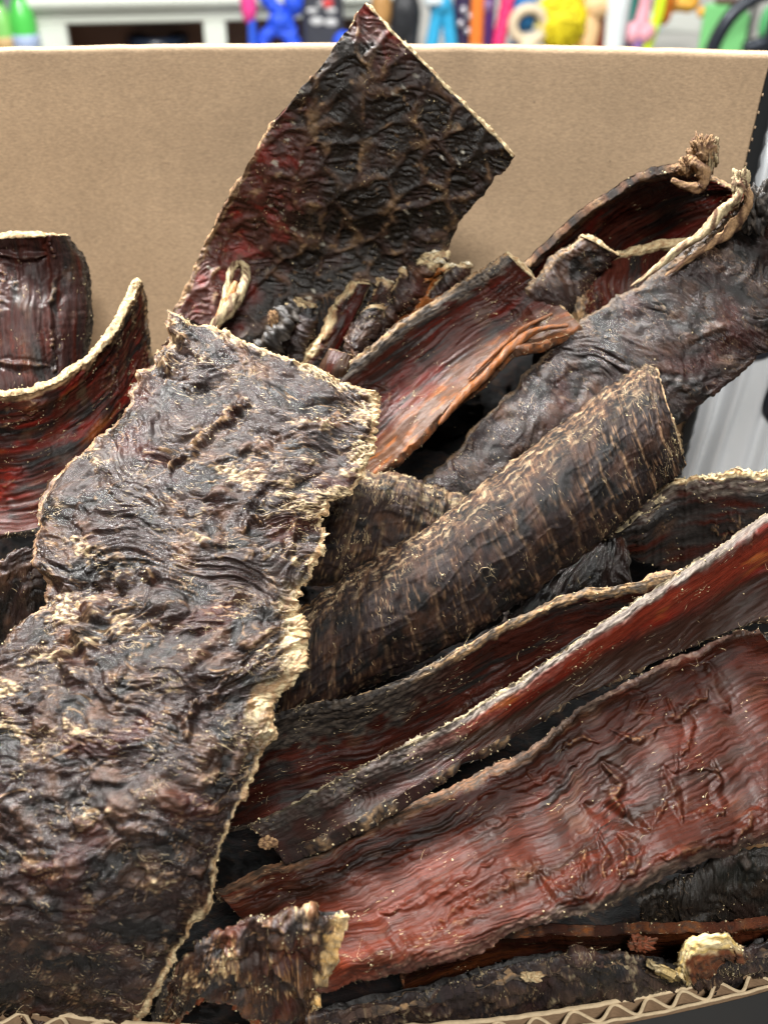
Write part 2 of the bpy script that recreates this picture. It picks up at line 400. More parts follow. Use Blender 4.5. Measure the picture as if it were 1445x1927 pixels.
STY = {'rough': (st_rough, M_ROUGH), 'membrane': (st_membrane, M_MEMB), 'ribbed': (st_ribbed, M_CROSS), 'fibrous': (st_fibrous, M_FIB), 'slab': (st_slab, M_ROUGH)}

# ------------------------------------------------------------------ sheets of dried meat
def crom(P, n):
    """Catmull-Rom resample of control rows P (k, ...) to n samples"""
    k = len(P)
    x = np.linspace(0, k - 1, n)
    i = np.clip(np.floor(x).astype(int), 0, k - 2); f = (x - i).reshape((-1,) + (1,) * (P.ndim - 1))
    Pm = np.concatenate([2 * P[:1] - P[1:2], P, 2 * P[-1:] - P[-2:-1]])
    a, b, c, d = Pm[i], Pm[i + 1], Pm[i + 2], Pm[i + 3]
    return 0.5 * (2 * b + (c - a) * f + (2 * a - 5 * b + 4 * c - d) * f ** 2 + (3 * b - 3 * c + d - a) * f ** 3)
def normals(G):
    du = np.gradient(G, axis=0); dv = np.gradient(G, axis=1)
    n = np.cross(dv, du)
    n /= np.linalg.norm(n, axis=-1, keepdims=True) + 1e-9
    return n
def grid_faces(nu, nv, off=0, flip=False):
    i = np.arange(nu * nv).reshape(nu, nv) + off
    q = np.stack([i[:-1, :-1], i[:-1, 1:], i[1:, 1:], i[1:, :-1]], -1).reshape(-1, 4)
    return q[:, ::-1] if flip else q

RNG = np.random.RandomState(11)
def strands(pos, nrm, tdir, n, length, width, lift, spread, rng, curl=.5):
    """n thin bent fibres lying on the sheet -> verts, tri faces"""
    idx = rng.randint(0, len(pos), n)
    p = pos[idx]; N = nrm[idx]; Tn = tdir[idx]
    B = np.cross(N, Tn)
    a = rng.randn(n) * spread
    D = Tn * np.cos(a)[:, None] + B * np.sin(a)[:, None]
    W = np.cross(N, D)
    L = length * (.35 + rng.rand(n) ** 2 * 1.3)
    w = width * (.5 + rng.rand(n))
    cu = rng.randn(n) * curl
    lf = lift * (.3 + rng.rand(n))
    ts = np.array([-.5, -.17, .17, .5])
    pts = []
    for k, t in enumerate(ts):
        bend = (t * t * 2) * cu
        hgt = lf * (1 - (2 * t) ** 2 * .9) + .05
        if k == 3: hgt = hgt + lf * rng.rand(n) * 1.2
        c = p + D * (t * L)[:, None] + W * (bend * L)[:, None] + N * hgt[:, None]
        ww = w * (.35 if k in (0, 3) else 1.0)
        pts.append(c - W * ww[:, None] * .5); pts.append(c + W * ww[:, None] * .5)
    for k in (1, 2):
        pts.append(p + D * (ts[k] * L)[:, None] + W * ((ts[k] ** 2 * 2) * cu * L)[:, None] + N * (lf * (1 - (2 * ts[k]) ** 2 * .9) + .05 + w * .6)[:, None])
    A = np.stack(pts, 1)                        # n,10,3
    F = np.array([[0, 2, 8], [0, 8, 1], [1, 8, 3], [2, 4, 9], [2, 9, 8], [8, 9, 5], [8, 5, 3], [4, 6, 9], [9, 6, 7], [9, 7, 5]])
    FF = (F[None] + (np.arange(n) * 10)[:, None, None]).reshape(-1, 3)
    return A.reshape(-1, 3), FF
def crumbs(pos, nrm, n, size, rng):
    idx = rng.randint(0, len(pos), n)
    p = pos[idx]; N = nrm[idx]
    s = size * (.3 + rng.rand(n) ** 2 * 1.4)
    O = np.array([[1, 0, 0], [-1, 0, 0], [0, 1, 0], [0, -1, 0], [0, 0, 1], [0, 0, -1]], float)
    j = O[None] * (.5 + rng.rand(n, 6, 1)) + rng.randn(n, 6, 3) * .15
    q = rng.randn(n, 3, 3); q, _ = np.linalg.qr(q)
    j = np.einsum('nij,nkj->nki', q, j)
    A = p[:, None] + N[:, None] * (s * .25)[:, None, None] + j * s[:, None, None]
    F = np.array([[0, 2, 4], [2, 1, 4], [1, 3, 4], [3, 0, 4], [2, 0, 5], [1, 2, 5], [3, 1, 5], [0, 3, 5]])
    FF = (F[None] + (np.arange(n) * 6)[:, None, None]).reshape(-1, 3)
    return A.reshape(-1, 3), FF

def sheet(name, label, cat, rows, style, opts=None, bulge=0.0, prof='arc', th=3.0, seed=0, step=2.3, rag=1.0, bands=None,
          rimc=None, rimw=1.0, hairs=500, crumb=150, hair_mat=None, fuzz=250, group='strips of dried meat heaped in the box', roll=None, rimamp=.42, tint=None, back=BLK * 1.5, folds=None, dull=0.0, strong=(0,)):
    """rows: (Lx,Ly,Lh, Rx,Ry,Rh[,bulge]) control rows, photo place + height over the heap's slope"""
    opts = opts or {}
    rng = np.random.RandomState(seed + 100)
    R = np.array([list(r) + ([bulge] if len(r) == 6 else []) for r in rows], float)
    ln = np.hypot(*np.diff((R[:, :2] + R[:, 3:5]) / 2, axis=0).T).sum()
    wd = np.hypot(*(R[:, 3:5] - R[:, :2]).T).mean()
    nu = int(max(24, ln / step)); nv = int(max(16, wd / step * (1.25 if abs(bulge) > 8 else 1.0)))
    Q = crom(R, nu)
    v = np.linspace(0, 1, nv)[None]
    # edge wander (torn, uneven sides)
    us = np.linspace(0, ln / 7.0, nu)[:, None]
    eL = rag * (fbm(us / 9, us * 0 + 3.3, 4, seed) * 14 + pn(us / 1.6, us * 0, seed + 2) * 3)
    eR = rag * (fbm(us / 9, us * 0 + 7.7, 4, seed + 4) * 14 + pn(us / 1.6, us * 0, seed + 6) * 3)
    W = np.hypot(Q[:, 3] - Q[:, 0], Q[:, 4] - Q[:, 1])[:, None]
    if prof == 'arc':
        vp = v * .55 + .45 * (1 - np.cos(np.pi * v)) / 2; shape = np.sqrt(np.clip(1 - (2 * vp - 1) ** 2, 0, 1)) * .75 + .25 * 4 * vp * (1 - vp)
    else:
        vp = v; shape = 4 * v * (1 - v)
    ve = vp * (1 + (eL + eR) / W) - eL / W
    PX = Q[:, [0]] + (Q[:, [3]] - Q[:, [0]]) * ve; PY = Q[:, [1]] + (Q[:, [4]] - Q[:, [1]]) * ve
    Hh = Q[:, [2]] + (Q[:, [5]] - Q[:, [2]]) * vp + Q[:, [6]] * shape
    # uneven cut ends
    ux = (Q[1] - Q[0]); 
    ts = np.linspace(0, wd / 7.0, nv)[None]
    e0 = rag * .6 * (fbm(ts / 7, ts * 0 + 1.1, 4, seed + 8) * 8 + pn(ts / 1.3, ts * 0, seed + 9) * 2)
    fal0 = np.exp(-np.linspace(0, ln, nu)[:, None] / 25.0); fal1 = fal0[::-1]
    d0 = (R[1, :2] + R[1, 3:5] - R[0, :2] - R[0, 3:5]); d0 = d0 / (np.hypot(*d0) + 1e-6)
    d1 = (R[-1, :2] + R[-1, 3:5] - R[-2, :2] - R[-2, 3:5]); d1 = d1 / (np.hypot(*d1) + 1e-6)
    PX = PX + fal0 * e0 * d0[0] + fal1 * e0[:, ::-1] * d1[0]; PY = PY + fal0 * e0 * d0[1] + fal1 * e0[:, ::-1] * d1[1]
    Hh = Hh + 2.2 * fbm(np.linspace(0, ln / 7, nu)[:, None] / 22 + 0 * v, v * wd / 7 / 22, 2, seed + 30)
    if roll:
        for side, w_, dep in roll:                 # edge rolls back, away from the viewer
            x = {'L': vp, 'R': 1 - vp}[side] * W / 7.0
            Hh = Hh - dep * np.clip(1 - x / w_, 0, 1) ** 2
    G = heap(PX, PY, Hh)
    N0 = normals(G)
    cd = G - np.array([0, 0, HC])
    if (N0 * cd).sum(-1).mean() > 0: N0 = -N0
    S = np.concatenate([np.zeros((1, nv)), np.cumsum(np.linalg.norm(np.diff(G, axis=0), axis=-1), 0)]); S = np.repeat(S.mean(1, keepdims=True), nv, 1)
    T = np.concatenate([np.zeros((nu, 1)), np.cumsum(np.linalg.norm(np.diff(G, axis=1), axis=-1), 1)], 1)
    U = np.repeat(np.linspace(0, 1, nu)[:, None], nv, 1); V = np.repeat(v, nu, 0)
    fn, mat = STY[style]
    disp, C, gl = fn(S, T, U, V, seed * 1.37 + 2, opts)
    dR = T[:, -1:] - T; dL = T; d0_ = S; d1_ = S[-1, 0] - S
    for pts_, wpx, amp_, tan_ in (folds or []):      # raised folds: polyline in the photo's frame, width, height mm, pale crest
        q_ = crom(np.array(pts_, float), 26)
        dm = np.full(PX.shape, 1e9)
        wob = 9 * fbm(PX / 30, PY / 30, 3, seed + 70)
        for k_ in range(25):
            ax_, ay_ = q_[k_]; bx_, by_ = q_[k_ + 1] - q_[k_]
            tt = np.clip(((PX - ax_) * bx_ + (PY - ay_) * by_) / (bx_ * bx_ + by_ * by_ + 1e-6), 0, 1)
            end = 1 + 2.2 * (abs((k_ + .5) / 25 * 2 - 1)) ** 3
            dm = np.minimum(dm, np.hypot(PX - ax_ - tt * bx_ + wob, PY - ay_ - tt * by_ + wob) * end)
        rdg = np.exp(-(dm / wpx) ** 2) * (.6 + .5 * sm(-.3, .3, fbm(PX / 48, PY / 48, 2, seed + 71)))
        disp = disp + amp_ * (rdg - .45 * np.exp(-((dm - wpx * 2.0) / (wpx * .9)) ** 2))
        C = mixc(C, TAN * .8, sm(.55, 1.0, rdg) * tan_ * sm(-.25, .35, fbm(PX / 9, PY / 9, 2, seed + 72)))
    for b in (bands or []):                          # pale or dark margins: (side, width mm, colour a, colour b, rough)
        dd = {'L': dL, 'R': dR, '0': d0_, '1': d1_}[b[0]]
        nz = fbm(S / 6, T / 3, 3, seed + 40 + ord(b[0])) 
        m = sm(b[1] * 1.15, b[1] * .7, dd + nz * b[1] * .55)
        if len(b) > 4: m = m * b[4](U, V)
        f_ = sm(-.35, .45, fbm(S / 3.5, T / 1.2, 3, seed + 41))
        cc = mixc(np.broadcast_to(b[2], C.shape).copy(), b[3], f_)
        C = C + (cc - C) * m[..., None]
        disp = disp + m * (.28 * np.abs(pn(S / 3.4, T / 1.6, seed + 42)) + .30 * fbm(S / 1.1, T / 1.1, 2, seed + 43))
        gl = gl + m * .12
    if tint is not None: C = tint(C, U, V, S, T)
    gl = gl + dull
    disp = disp - disp.mean()
    G1 = G + N0 * disp[..., None]
    N1 = normals(G1)
    if (N1 * cd).sum(-1).mean() > 0: N1 = -N1
    flip = (np.cross(G1[0, 1] - G1[0, 0], G1[1, 0] - G1[0, 0]) @ N1[0, 0]) < 0
    # under side, coarser
    st = 3
    iu = np.unique(np.r_[np.arange(0, nu, st), nu - 1]); iv = np.unique(np.r_[np.arange(0, nv, st), nv - 1])
    GB = (G1 - N0 * th)[np.ix_(iu, iv)]
    base = np.array([G[..., 0].mean(), G[..., 1].mean(), G[..., 2].min()])
    root = empty(name, label, cat, base, group)
    Vv = np.concatenate([G1.reshape(-1, 3), GB.reshape(-1, 3)]) - base
    F = np.concatenate([grid_faces(nu, nv, 0, flip), grid_faces(len(iu), len(iv), nu * nv, not flip)])
    SB, TB = S[np.ix_(iu, iv)], T[np.ix_(iu, iv)]
    CB = np.broadcast_to(back, SB.shape + (3,)) * (1 + .8 * fbm(SB / 5, TB / 5, 3, seed + 50))[..., None]
    pig = np.concatenate([np.clip(C, .004, .8).reshape(-1, 3), np.clip(CB, .004, .8).reshape(-1, 3)])
    pig = np.concatenate([pig, np.ones((len(pig), 1))], 1)
    gls = np.concatenate([np.clip(gl, .12, .95).ravel(), np.full(CB.shape[0] * CB.shape[1], .5)])
    gr = np.concatenate([np.stack([S, T, 0 * S], -1).reshape(-1, 3), np.stack([SB, TB, 0 * SB], -1).reshape(-1, 3)]) + seed * 31.7
    me = mesh_np('meat_sheet', Vv, F, mat, True, {'pigment': ('FLOAT_COLOR', pig), 'gloss': ('FLOAT', gls), 'grain': ('FLOAT_VECTOR', gr)})
    make_obj('meat_sheet', me, root)
    # cut rim all round
    loop = np.concatenate([np.stack([np.zeros(nv - 1, int), np.arange(nv - 1)], 1), np.stack([np.arange(nu - 1), np.full(nu - 1, nv - 1)], 1),
                           np.stack([np.full(nv - 1, nu - 1), np.arange(nv - 1, 0, -1)], 1), np.stack([np.arange(nu - 1, 0, -1), np.zeros(nu - 1, int)], 1)])
    side = np.concatenate([np.zeros(nv - 1), np.ones(nu - 1), np.full(nv - 1, 2), np.full(nu - 1, 3)]).astype(int)
    inn = np.stack([np.clip(loop[:, 0], 2, nu - 3), np.clip(loop[:, 1], 2, nv - 3)], 1)
    Pb = G1[loop[:, 0], loop[:, 1]]; Nb = N0[loop[:, 0], loop[:, 1]]
    Ob = G[loop[:, 0], loop[:, 1]] - G[inn[:, 0], inn[:, 1]]
    Ob = Ob - (Ob * Nb).sum(1, keepdims=True) * Nb; Ob /= np.linalg.norm(Ob, axis=1, keepdims=True) + 1e-6
    K = 9; m = len(Pb)
    al = np.concatenate([[0], np.cumsum(np.linalg.norm(np.diff(Pb, axis=0), axis=1))])
    A = np.linspace(0, np.pi, K)
    SS = al[:, None] + 0 * A[None]; AA = A[None] * 1.6 + 0 * SS
    pres = sm(-.08, .32, fbm(al / 11, al * 0, 3, seed + 66))[:, None] * np.where(np.isin(side, strong), 0, 1)[:, None] + np.isin(side, strong)[:, None] * 1.0
    jit = fbm(SS / 1.1, AA, 3, seed + 60) * rimamp * (.35 + .65 * pres) + fbm(SS / 5, AA * .4, 2, seed + 61) * rimamp * .9
    rw = rimw * (.25 + .8 * pres) * (.6 + .6 * sm(-.4, .4, fbm(SS / 6, AA * 0, 2, seed + 62)))
    ro = np.sin(A)[None] * th * .30 * rw + jit * np.sin(A)[None] ** .5
    rn = (np.cos(A)[None] - 1) * th * .5 + jit * .5 * np.sin(A)[None] + .12 * np.exp(-A[None] * 4)
    RV = Pb[:, None] + Ob[:, None] * (ro - .25)[..., None] + Nb[:, None] * rn[..., None]
    ii = np.arange(m * K).reshape(m, K); jj = np.roll(ii, -1, 0)
    RF = np.stack([ii[:, :-1], ii[:, 1:], jj[:, 1:], jj[:, :-1]], -1).reshape(-1, 4)
    rc = rimc if rimc is not None else (CRM, TAN)
    if isinstance(rc, tuple): rc = {k: rc for k in (0, 1, 2, 3)}
    ca = np.stack([np.asarray(rc[k][0]) for k in range(4)])[side]; cb = np.stack([np.asarray(rc[k][1]) for k in range(4)])[side]
    f_ = sm(-.3, .45, fbm(SS / 2.2, AA, 3, seed + 63))[..., None]
    RC = ca[:, None] * (1 - f_) + cb[:, None] * f_
    Cb = C[inn[:, 0], inn[:, 1]][:, None] * 1.1
    RC = Cb + (RC - Cb) * pres[..., None]
    RC = mixc(RC, BLK * 2, sm(.25, .6, fbm(SS / 4, AA * .7, 3, seed + 64)) * .7)
    RC = np.concatenate([RC.reshape(-1, 3), np.ones((m * K, 1))], 1)
    me = mesh_np('cut_edge', RV.reshape(-1, 3) - base, RF, M_RIM, True, {'pigment': ('FLOAT_COLOR', RC), 'gloss': ('FLOAT', np.full(m * K, .55)),
                 'grain': ('FLOAT_VECTOR', np.stack([SS, AA * th * .5, 0 * SS], -1).reshape(-1, 3))})
    make_obj('cut_edge', me, root)
    # clinging fibres and crumbs, a mass nobody could count
    tu = np.gradient(G, axis=0); tu /= np.linalg.norm(tu, axis=-1, keepdims=True) + 1e-9
    tv = np.cross(N0, tu)
    lumi = C.sum(-1).ravel()
    wgt = np.clip(lumi, .05, 1) ** .6 * (.04 + sm(-.1, .5, fbm(S / 9, T / 9, 2, seed + 80)).ravel()) ** 1.5; cdf = np.cumsum(wgt); 
    pick = np.searchsorted(cdf, rng.rand(max(hairs * 3, 300)) * cdf[-1]); pick = np.clip(pick, 0, len(lumi) - 1)
    posA = G1.reshape(-1, 3)[pick]; nA = N1.reshape(-1, 3)[pick]; tA = (tv if style in ('ribbed', 'rough') else tu).reshape(-1, 3)[pick]
    VV, FF, off = [], [], 0
    def add(vf):
        nonlocal off
        VV.append(vf[0]); FF.append(vf[1] + off); off += len(vf[0])
    if hairs:
        add(strands(posA, nA, tA, hairs, 1.3, .055, .06, .35, rng, .35))
        add(strands(posA, nA, tA, hairs // 22, 3.2, .075, .15, 1.2, rng, .9))
    if fuzz:
        add(strands(RV.reshape(-1, 3), np.repeat(Nb, K, 0), np.repeat(Ob, K, 0), fuzz, 1.1, .10, .12, .9, rng))
    if VV:
        me = mesh_np('clinging_fibre', np.concatenate(VV) - base, np.concatenate(FF), hair_mat or M_HAIR, False)
        make_obj('clinging_fibre', me, root, 'stuff')
    if crumb:
        a1 = crumbs(posA, nA, crumb, .17, rng); a2 = crumbs(RV.reshape(-1, 3), np.repeat(Ob, K, 0), int(crumb * .35) + 6, .26, rng)
        me = mesh_np('clinging_crumb', np.concatenate([a1[0], a2[0]]) - base, np.concatenate([a1[1], a2[1] + len(a1[0])]), M_FLAKE, False)
        make_obj('clinging_crumb', me, root, 'stuff')
    return root

def knob(root, name, px, py, h, size, cols, seed, amp=.35, ex=(1, 1, 1), mat=None, label=None, fine=.3):
    """a gnarled nodule grown on a piece: lobed, creased ball (size in mm)"""
    nu, nv = 44, 60
    th_ = np.linspace(0.02, math.pi - .02, nu)[:, None]; ph = np.linspace(0, 2 * math.pi, nv)[None]
    D = np.stack([np.sin(th_) * np.cos(ph), np.sin(th_) * np.sin(ph), np.cos(th_) + 0 * ph], -1)
    r = 1 + amp * (fbm(D[..., 0] * 1.6 + D[..., 2] * .8, D[..., 1] * 1.6 - D[..., 2] * .9, 3, seed) + fine * np.abs(fbm(D[..., 0] * 4 + D[..., 2] * 2.4, D[..., 1] * 4 + D[..., 2] * 1.7, 3, seed + 3)))
    P = D * r[..., None] * np.array(ex) * size
    P[:, -1] = P[:, 0]
    c0 = heap(px, py, h)
    b = base_of(root)
    f_ = sm(-.3, .4, fbm(D[..., 0] * 3 + D[..., 2], D[..., 1] * 3 + D[..., 2], 3, seed + 5))
    C = mixc(np.broadcast_to(cols[0], P.shape).copy(), cols[1], f_)
    C = np.concatenate([C.reshape(-1, 3), np.ones((nu * nv, 1))], 1)
    me = mesh_np(name, P.reshape(-1, 3) + c0 - b, grid_faces(nu, nv), mat or M_RIM, True,
                 {'pigment': ('FLOAT_COLOR', C), 'gloss': ('FLOAT', np.full(nu * nv, .38)), 'grain': ('FLOAT_VECTOR', (P * 1.0).reshape(-1, 3))})
    o = make_obj(name, me, root)
    if label: o['label'] = label
    return o
def cord(root, name, pts, rad, cols, seed, amp=.3, mat=None, nu=90, nv=18):
    """a gnarled strand along pts (px,py,h)"""
    P = heap(*np.array(pts, float).T)
    Q = crom(P, nu)
    t = np.gradient(Q, axis=0); t /= np.linalg.norm(t, axis=1, keepdims=True)
    up = np.array([0, -SP, CP]); a = np.cross(t, up); a /= np.linalg.norm(a, axis=1, keepdims=True); bb = np.cross(a, t)
    ph = np.linspace(0, 2 * math.pi, nv)[None]
    s = np.linspace(0, np.linalg.norm(np.diff(Q, axis=0), axis=1).sum(), nu)[:, None]
    rr = np.interp(np.linspace(0, 1, nu), np.linspace(0, 1, len(rad)), rad)[:, None]
    n = fbm(s / 3 + np.cos(ph) * .6, np.sin(ph) * .9 + s * .1, 3, seed)
    r = rr * (1 + amp * n + .25 * amp * np.cos(2 * ph + s / 3))
    V = Q[:, None] + (a[:, None] * np.cos(ph)[..., None] + bb[:, None] * np.sin(ph)[..., None]) * r[..., None]
    V[:, -1] = V[:, 0]
    cap0 = V[0].mean(0); V[0] = cap0 + (V[0] - cap0) * .15; cap1 = V[-1].mean(0); V[-1] = cap1 + (V[-1] - cap1) * .15
    b = base_of(root)
    f_ = sm(-.35, .4, fbm(s / 2.5 + np.cos(ph), np.sin(ph) * 1.2 + s / 9, 3, seed + 5))
    C = mixc(np.broadcast_to(cols[0], V.shape).copy(), cols[1], f_)
    C = np.concatenate([C.reshape(-1, 3), np.ones((nu * nv, 1))], 1)
    gr = np.stack([s + 0 * ph, ph * rr, 0 * s * ph], -1)
    me = mesh_np(name, V.reshape(-1, 3) - b, grid_faces(nu, nv), mat or M_RIM, True,
                 {'pigment': ('FLOAT_COLOR', C), 'gloss': ('FLOAT', np.full(nu * nv, .35)), 'grain': ('FLOAT_VECTOR', gr.reshape(-1, 3))})
    return make_obj(name, me, root)

# ------------------------------------------------------------------ small-solid helpers for the box and the shop behind (mm, world)
def solid(name, V, F, mat, root=None, smooth=False, kind=None):
    b = base_of(root) if root is not None else np.zeros(3)
    me = bpy.data.meshes.new(name)
    me.from_pydata([tuple((np.array(p) - b) * MM) for p in V], [], [tuple(int(i) for i in f) for f in F])
    me.materials.append(mat)
    if smooth: me.polygons.foreach_set('use_smooth', np.ones(len(me.polygons), bool))
    me.update()
    return make_obj(name, me, root, kind)
def box(name, c, s, mat, root=None, rz=0.0, bev=2.0, kind=None):
    c = np.array(c, float); hx, hy, hz = np.array(s) / 2.0
    bev = min(bev, hx * .6, hy * .6, hz * .6)
    V = []; F = []
    ring = [(-hx + bev, -hy), (hx - bev, -hy), (hx, -hy + bev), (hx, hy - bev), (hx - bev, hy), (-hx + bev, hy), (-hx, hy - bev), (-hx, -hy + bev)]
    for z, k in ((-hz, 1), (-hz + bev, 0), (hz - bev, 0), (hz, 1)):
        for x, y in ring:
            if k: x *= (hx - bev) / hx; y *= (hy - bev) / hy
            V.append((x * math.cos(rz) - y * math.sin(rz) + c[0], x * math.sin(rz) + y * math.cos(rz) + c[1], z + c[2]))
    for l in range(3):
        for i in range(8): F.append((l * 8 + i, l * 8 + (i + 1) % 8, l * 8 + 8 + (i + 1) % 8, l * 8 + 8 + i))
    F.append(tuple(range(7, -1, -1))); F.append(tuple(range(24, 32)))
    return solid(name, V, F, mat, root, False, kind)
def lathe(name, c, prof, mat, root=None, seg=28, sx=1.0, sy=1.0):
    V = []; F = []
    for r, z in prof:
        for i in range(seg):
            a = 2 * math.pi * i / seg
            V.append((c[0] + r * math.cos(a) * sx, c[1] + r * math.sin(a) * sy, c[2] + z))
    for l in range(len(prof) - 1):
        for i in range(seg): F.append((l * seg + i, l * seg + (i + 1) % seg, (l + 1) * seg + (i + 1) % seg, (l + 1) * seg + i))
    F.append(tuple(range(seg - 1, -1, -1))); F.append(tuple(range((len(prof) - 1) * seg, len(prof) * seg)))
    return solid(name, V, F, mat, root, True)
def tube(name, pts, rad, mat, root=None, seg=14, n=40, flat=1.0):
    P = crom(np.array(pts, float), n)
    rad = np.interp(np.linspace(0, 1, n), np.linspace(0, 1, len(rad)), rad) if isinstance(rad, (list, tuple)) else np.full(n, rad)
    t = np.gradient(P, axis=0); t /= np.linalg.norm(t, axis=1, keepdims=True) + 1e-9
    ref = np.array([0, 1, 0.05]); a = np.cross(t, ref); a /= np.linalg.norm(a, axis=1, keepdims=True) + 1e-9; b = np.cross(a, t)
    V = []; F = []
    for k in range(n):
        for i in range(seg):
            an = 2 * math.pi * i / seg
            V.append(P[k] + rad[k] * (a[k] * math.cos(an) + b[k] * math.sin(an) * flat))
    for k in range(n - 1):
        for i in range(seg): F.append((k * seg + i, k * seg + (i + 1) % seg, (k + 1) * seg + (i + 1) % seg, (k + 1) * seg + i))
    F.append(tuple(range(seg - 1, -1, -1))); F.append(tuple(range((n - 1) * seg, n * seg)))
    return solid(name, V, F, mat, root, True)
def blob(name, c, s, mat, root=None, seed=0, amp=.12, fr=2.0, nu=28, nv=40):
    th_ = np.linspace(.03, math.pi - .03, nu)[:, None]; ph = np.linspace(0, 2 * math.pi, nv)[None]
    D = np.stack([np.sin(th_) * np.cos(ph), np.sin(th_) * np.sin(ph), np.cos(th_) + 0 * ph], -1)
    r = 1 + amp * fbm(D[..., 0] * fr + D[..., 2] * fr * .6, D[..., 1] * fr + D[..., 2] * fr * .7, 3, seed)
    P = D * r[..., None] * np.array(s, float) + np.array(c, float)
    P[:, -1] = P[:, 0]
    b = base_of(root) if root is not None else np.zeros(3)
    me = mesh_np(name, P.reshape(-1, 3) - b, grid_faces(nu, nv, 0, True), mat, True)
    return make_obj(name, me, root)

# ================================================================== the cardboard display box
def stain(px, py, r0, r1, lo):
    q = at(px, py, 350.0) - np.array([0, 240, HC - 345.0])
    return (tuple(q * MM + .01), r0 * MM, r1 * MM, lo)
KR = kraft('kraft_board', (.50, .352, .222), True, [stain(868, 108, 1, 9, .84), stain(885, 245, 1, 8, .86), stain(180, 380, 2, 16, .93), stain(1150, 200, 2, 22, .95), stain(70, 130, 2, 18, .95), stain(1250, 330, 1, 6, .88)]); KE = kraft('kraft_cut_edge', (.52, .40, .25), False); KF = kraft('kraft_cavity_shade', (.24, .155, .09), False)  # KF is kraft darkened to stand in for shade inside the flutes
PRINT = plain('black_print', (.018, .019, .02), .42, .25, 30)
BLUE = plain('pale_blue_print', (.33, .58, .75), .45, .1, 30)
FLOOR_Z = HC - 345.0
box_root = empty('cardboard_box', 'brown cardboard display box with high back panel and bowed corrugated front edge', 'box', (0, 240, FLOOR_Z))
bb = base_of(box_root)
# back panel: bowed slightly outwards, with a soft folded top edge
topz = HC - 50.6
XR = 119.0; XL = -190.0
nx, nz = 150, 60
xs = np.linspace(XL, XR, nx)
def xr(z): return XR - .055 * max(0.0, topz - z)     # the torn right edge leans inwards
def back_y(x, z):
    q = (x - (-20.0)) / 150.0
    k = np.clip((z - (topz - 190)) / 190.0, 0, 1)
    return 334.0 + 19.0 * (1 - q * q) * (0.25 + .75 * k) + 1.1 * fbm(x / 60, z / 60, 2, 3)
prof = [(0, FLOOR_Z + (topz - 2.2 - FLOOR_Z) * i / (nz - 8)) for i in range(nz - 7)] + [(1.1 - 1.1 * math.cos(a) + .0, topz - 2.2 + 2.2 * math.sin(a)) for a in np.linspace(.2, math.pi / 2, 4)]
prof_back = [(3.0, topz - .25), (4.2, topz - 1.4), (4.4, FLOOR_Z)]
def panel(name, pr, mat):
    V = np.array([[(XL + (x - XL) * (xr(z) - XL) / (XR - XL), back_y(x, z) + dy, z + .18 * fbm(np.array(x / 9.0), np.array(3.0), 2, 5)) for dy, z in pr] for x in xs])
    V = V.reshape(-1, 3)
    me = mesh_np(name, V - bb, grid_faces(nx, len(pr)), mat, True)
    return make_obj(name, me, box_root)
panel('back_panel', prof, KR)
panel('back_panel_fold', [prof[-1], (1.9, topz + .25)] + prof_back[:2], kraft('kraft_fold', (.29, .21, .13), False))
panel('back_panel_outside', prof_back[1:], PRINT)
# torn-off side: a narrow black flange with a perforated kraft edge
zz = np.linspace(FLOOR_Z, topz - 1.5, 90)
V = []
for z in zz:
    y0 = back_y(XR, z)
    w = 5.6 + .35 * math.sin(z * .9) 
    xe = xr(z)
    V += [(xe - .2, y0 - .4, z), (xe + w * .55, y0 - 1.4, z), (xe + w, y0 + 2.5, z), (xe + w, y0 + 4.5, z), (xe - .2, y0 + 4.8, z)]
F = []
for i in range(len(zz) - 1):
    for k in range(4): F.append((i * 5 + k, i * 5 + k + 1, i * 5 + 6 + k, i * 5 + 5 + k))
solid('side_flange', V, F, PRINT, box_root, True)
for i in range(42):
    z = topz - 12 - i * 4.4
    y0 = back_y(XR, z)
    box('perforation_nick', (xr(z), y0 - .75, z + math.sin(i * 5.3)), (.4, .5, .8 + .5 * math.sin(i * 3.1)), KR, box_root, 0, .1)
# front panel: the bare corrugated edge, bowed towards the viewer
fp = [(1620, 1752), (1445, 1815), (1300, 1852), (1150, 1882), (1000, 1906), (850, 1922), (700, 1931), (550, 1934), (400, 1930), (250, 1921), (120, 1906), (0, 1890), (-160, 1862)]
FZ = HC - 229.0
def onz(px, py, z):
    d = ray(px, py); return d * ((z - HC) / d[2])
pts = crom(np.array([onz(px, py, FZ)[:2] for px, py in fp]), 900)
sl = np.concatenate([[0], np.cumsum(np.hypot(*np.diff(pts, axis=0).T))])
sN = np.linspace(0, sl[-1], 1000)
cx = np.interp(sN, sl, pts[:, 0]); cy = np.interp(sN, sl, pts[:, 1])
tx, ty = np.gradient(cx), np.gradient(cy); tl = np.hypot(tx, ty); nx_, ny_ = ty / tl, -tx / tl
sgn = np.where(ny_.mean() < 0, 1, -1); nx_ *= sgn; ny_ *= sgn      # outward = towards viewer
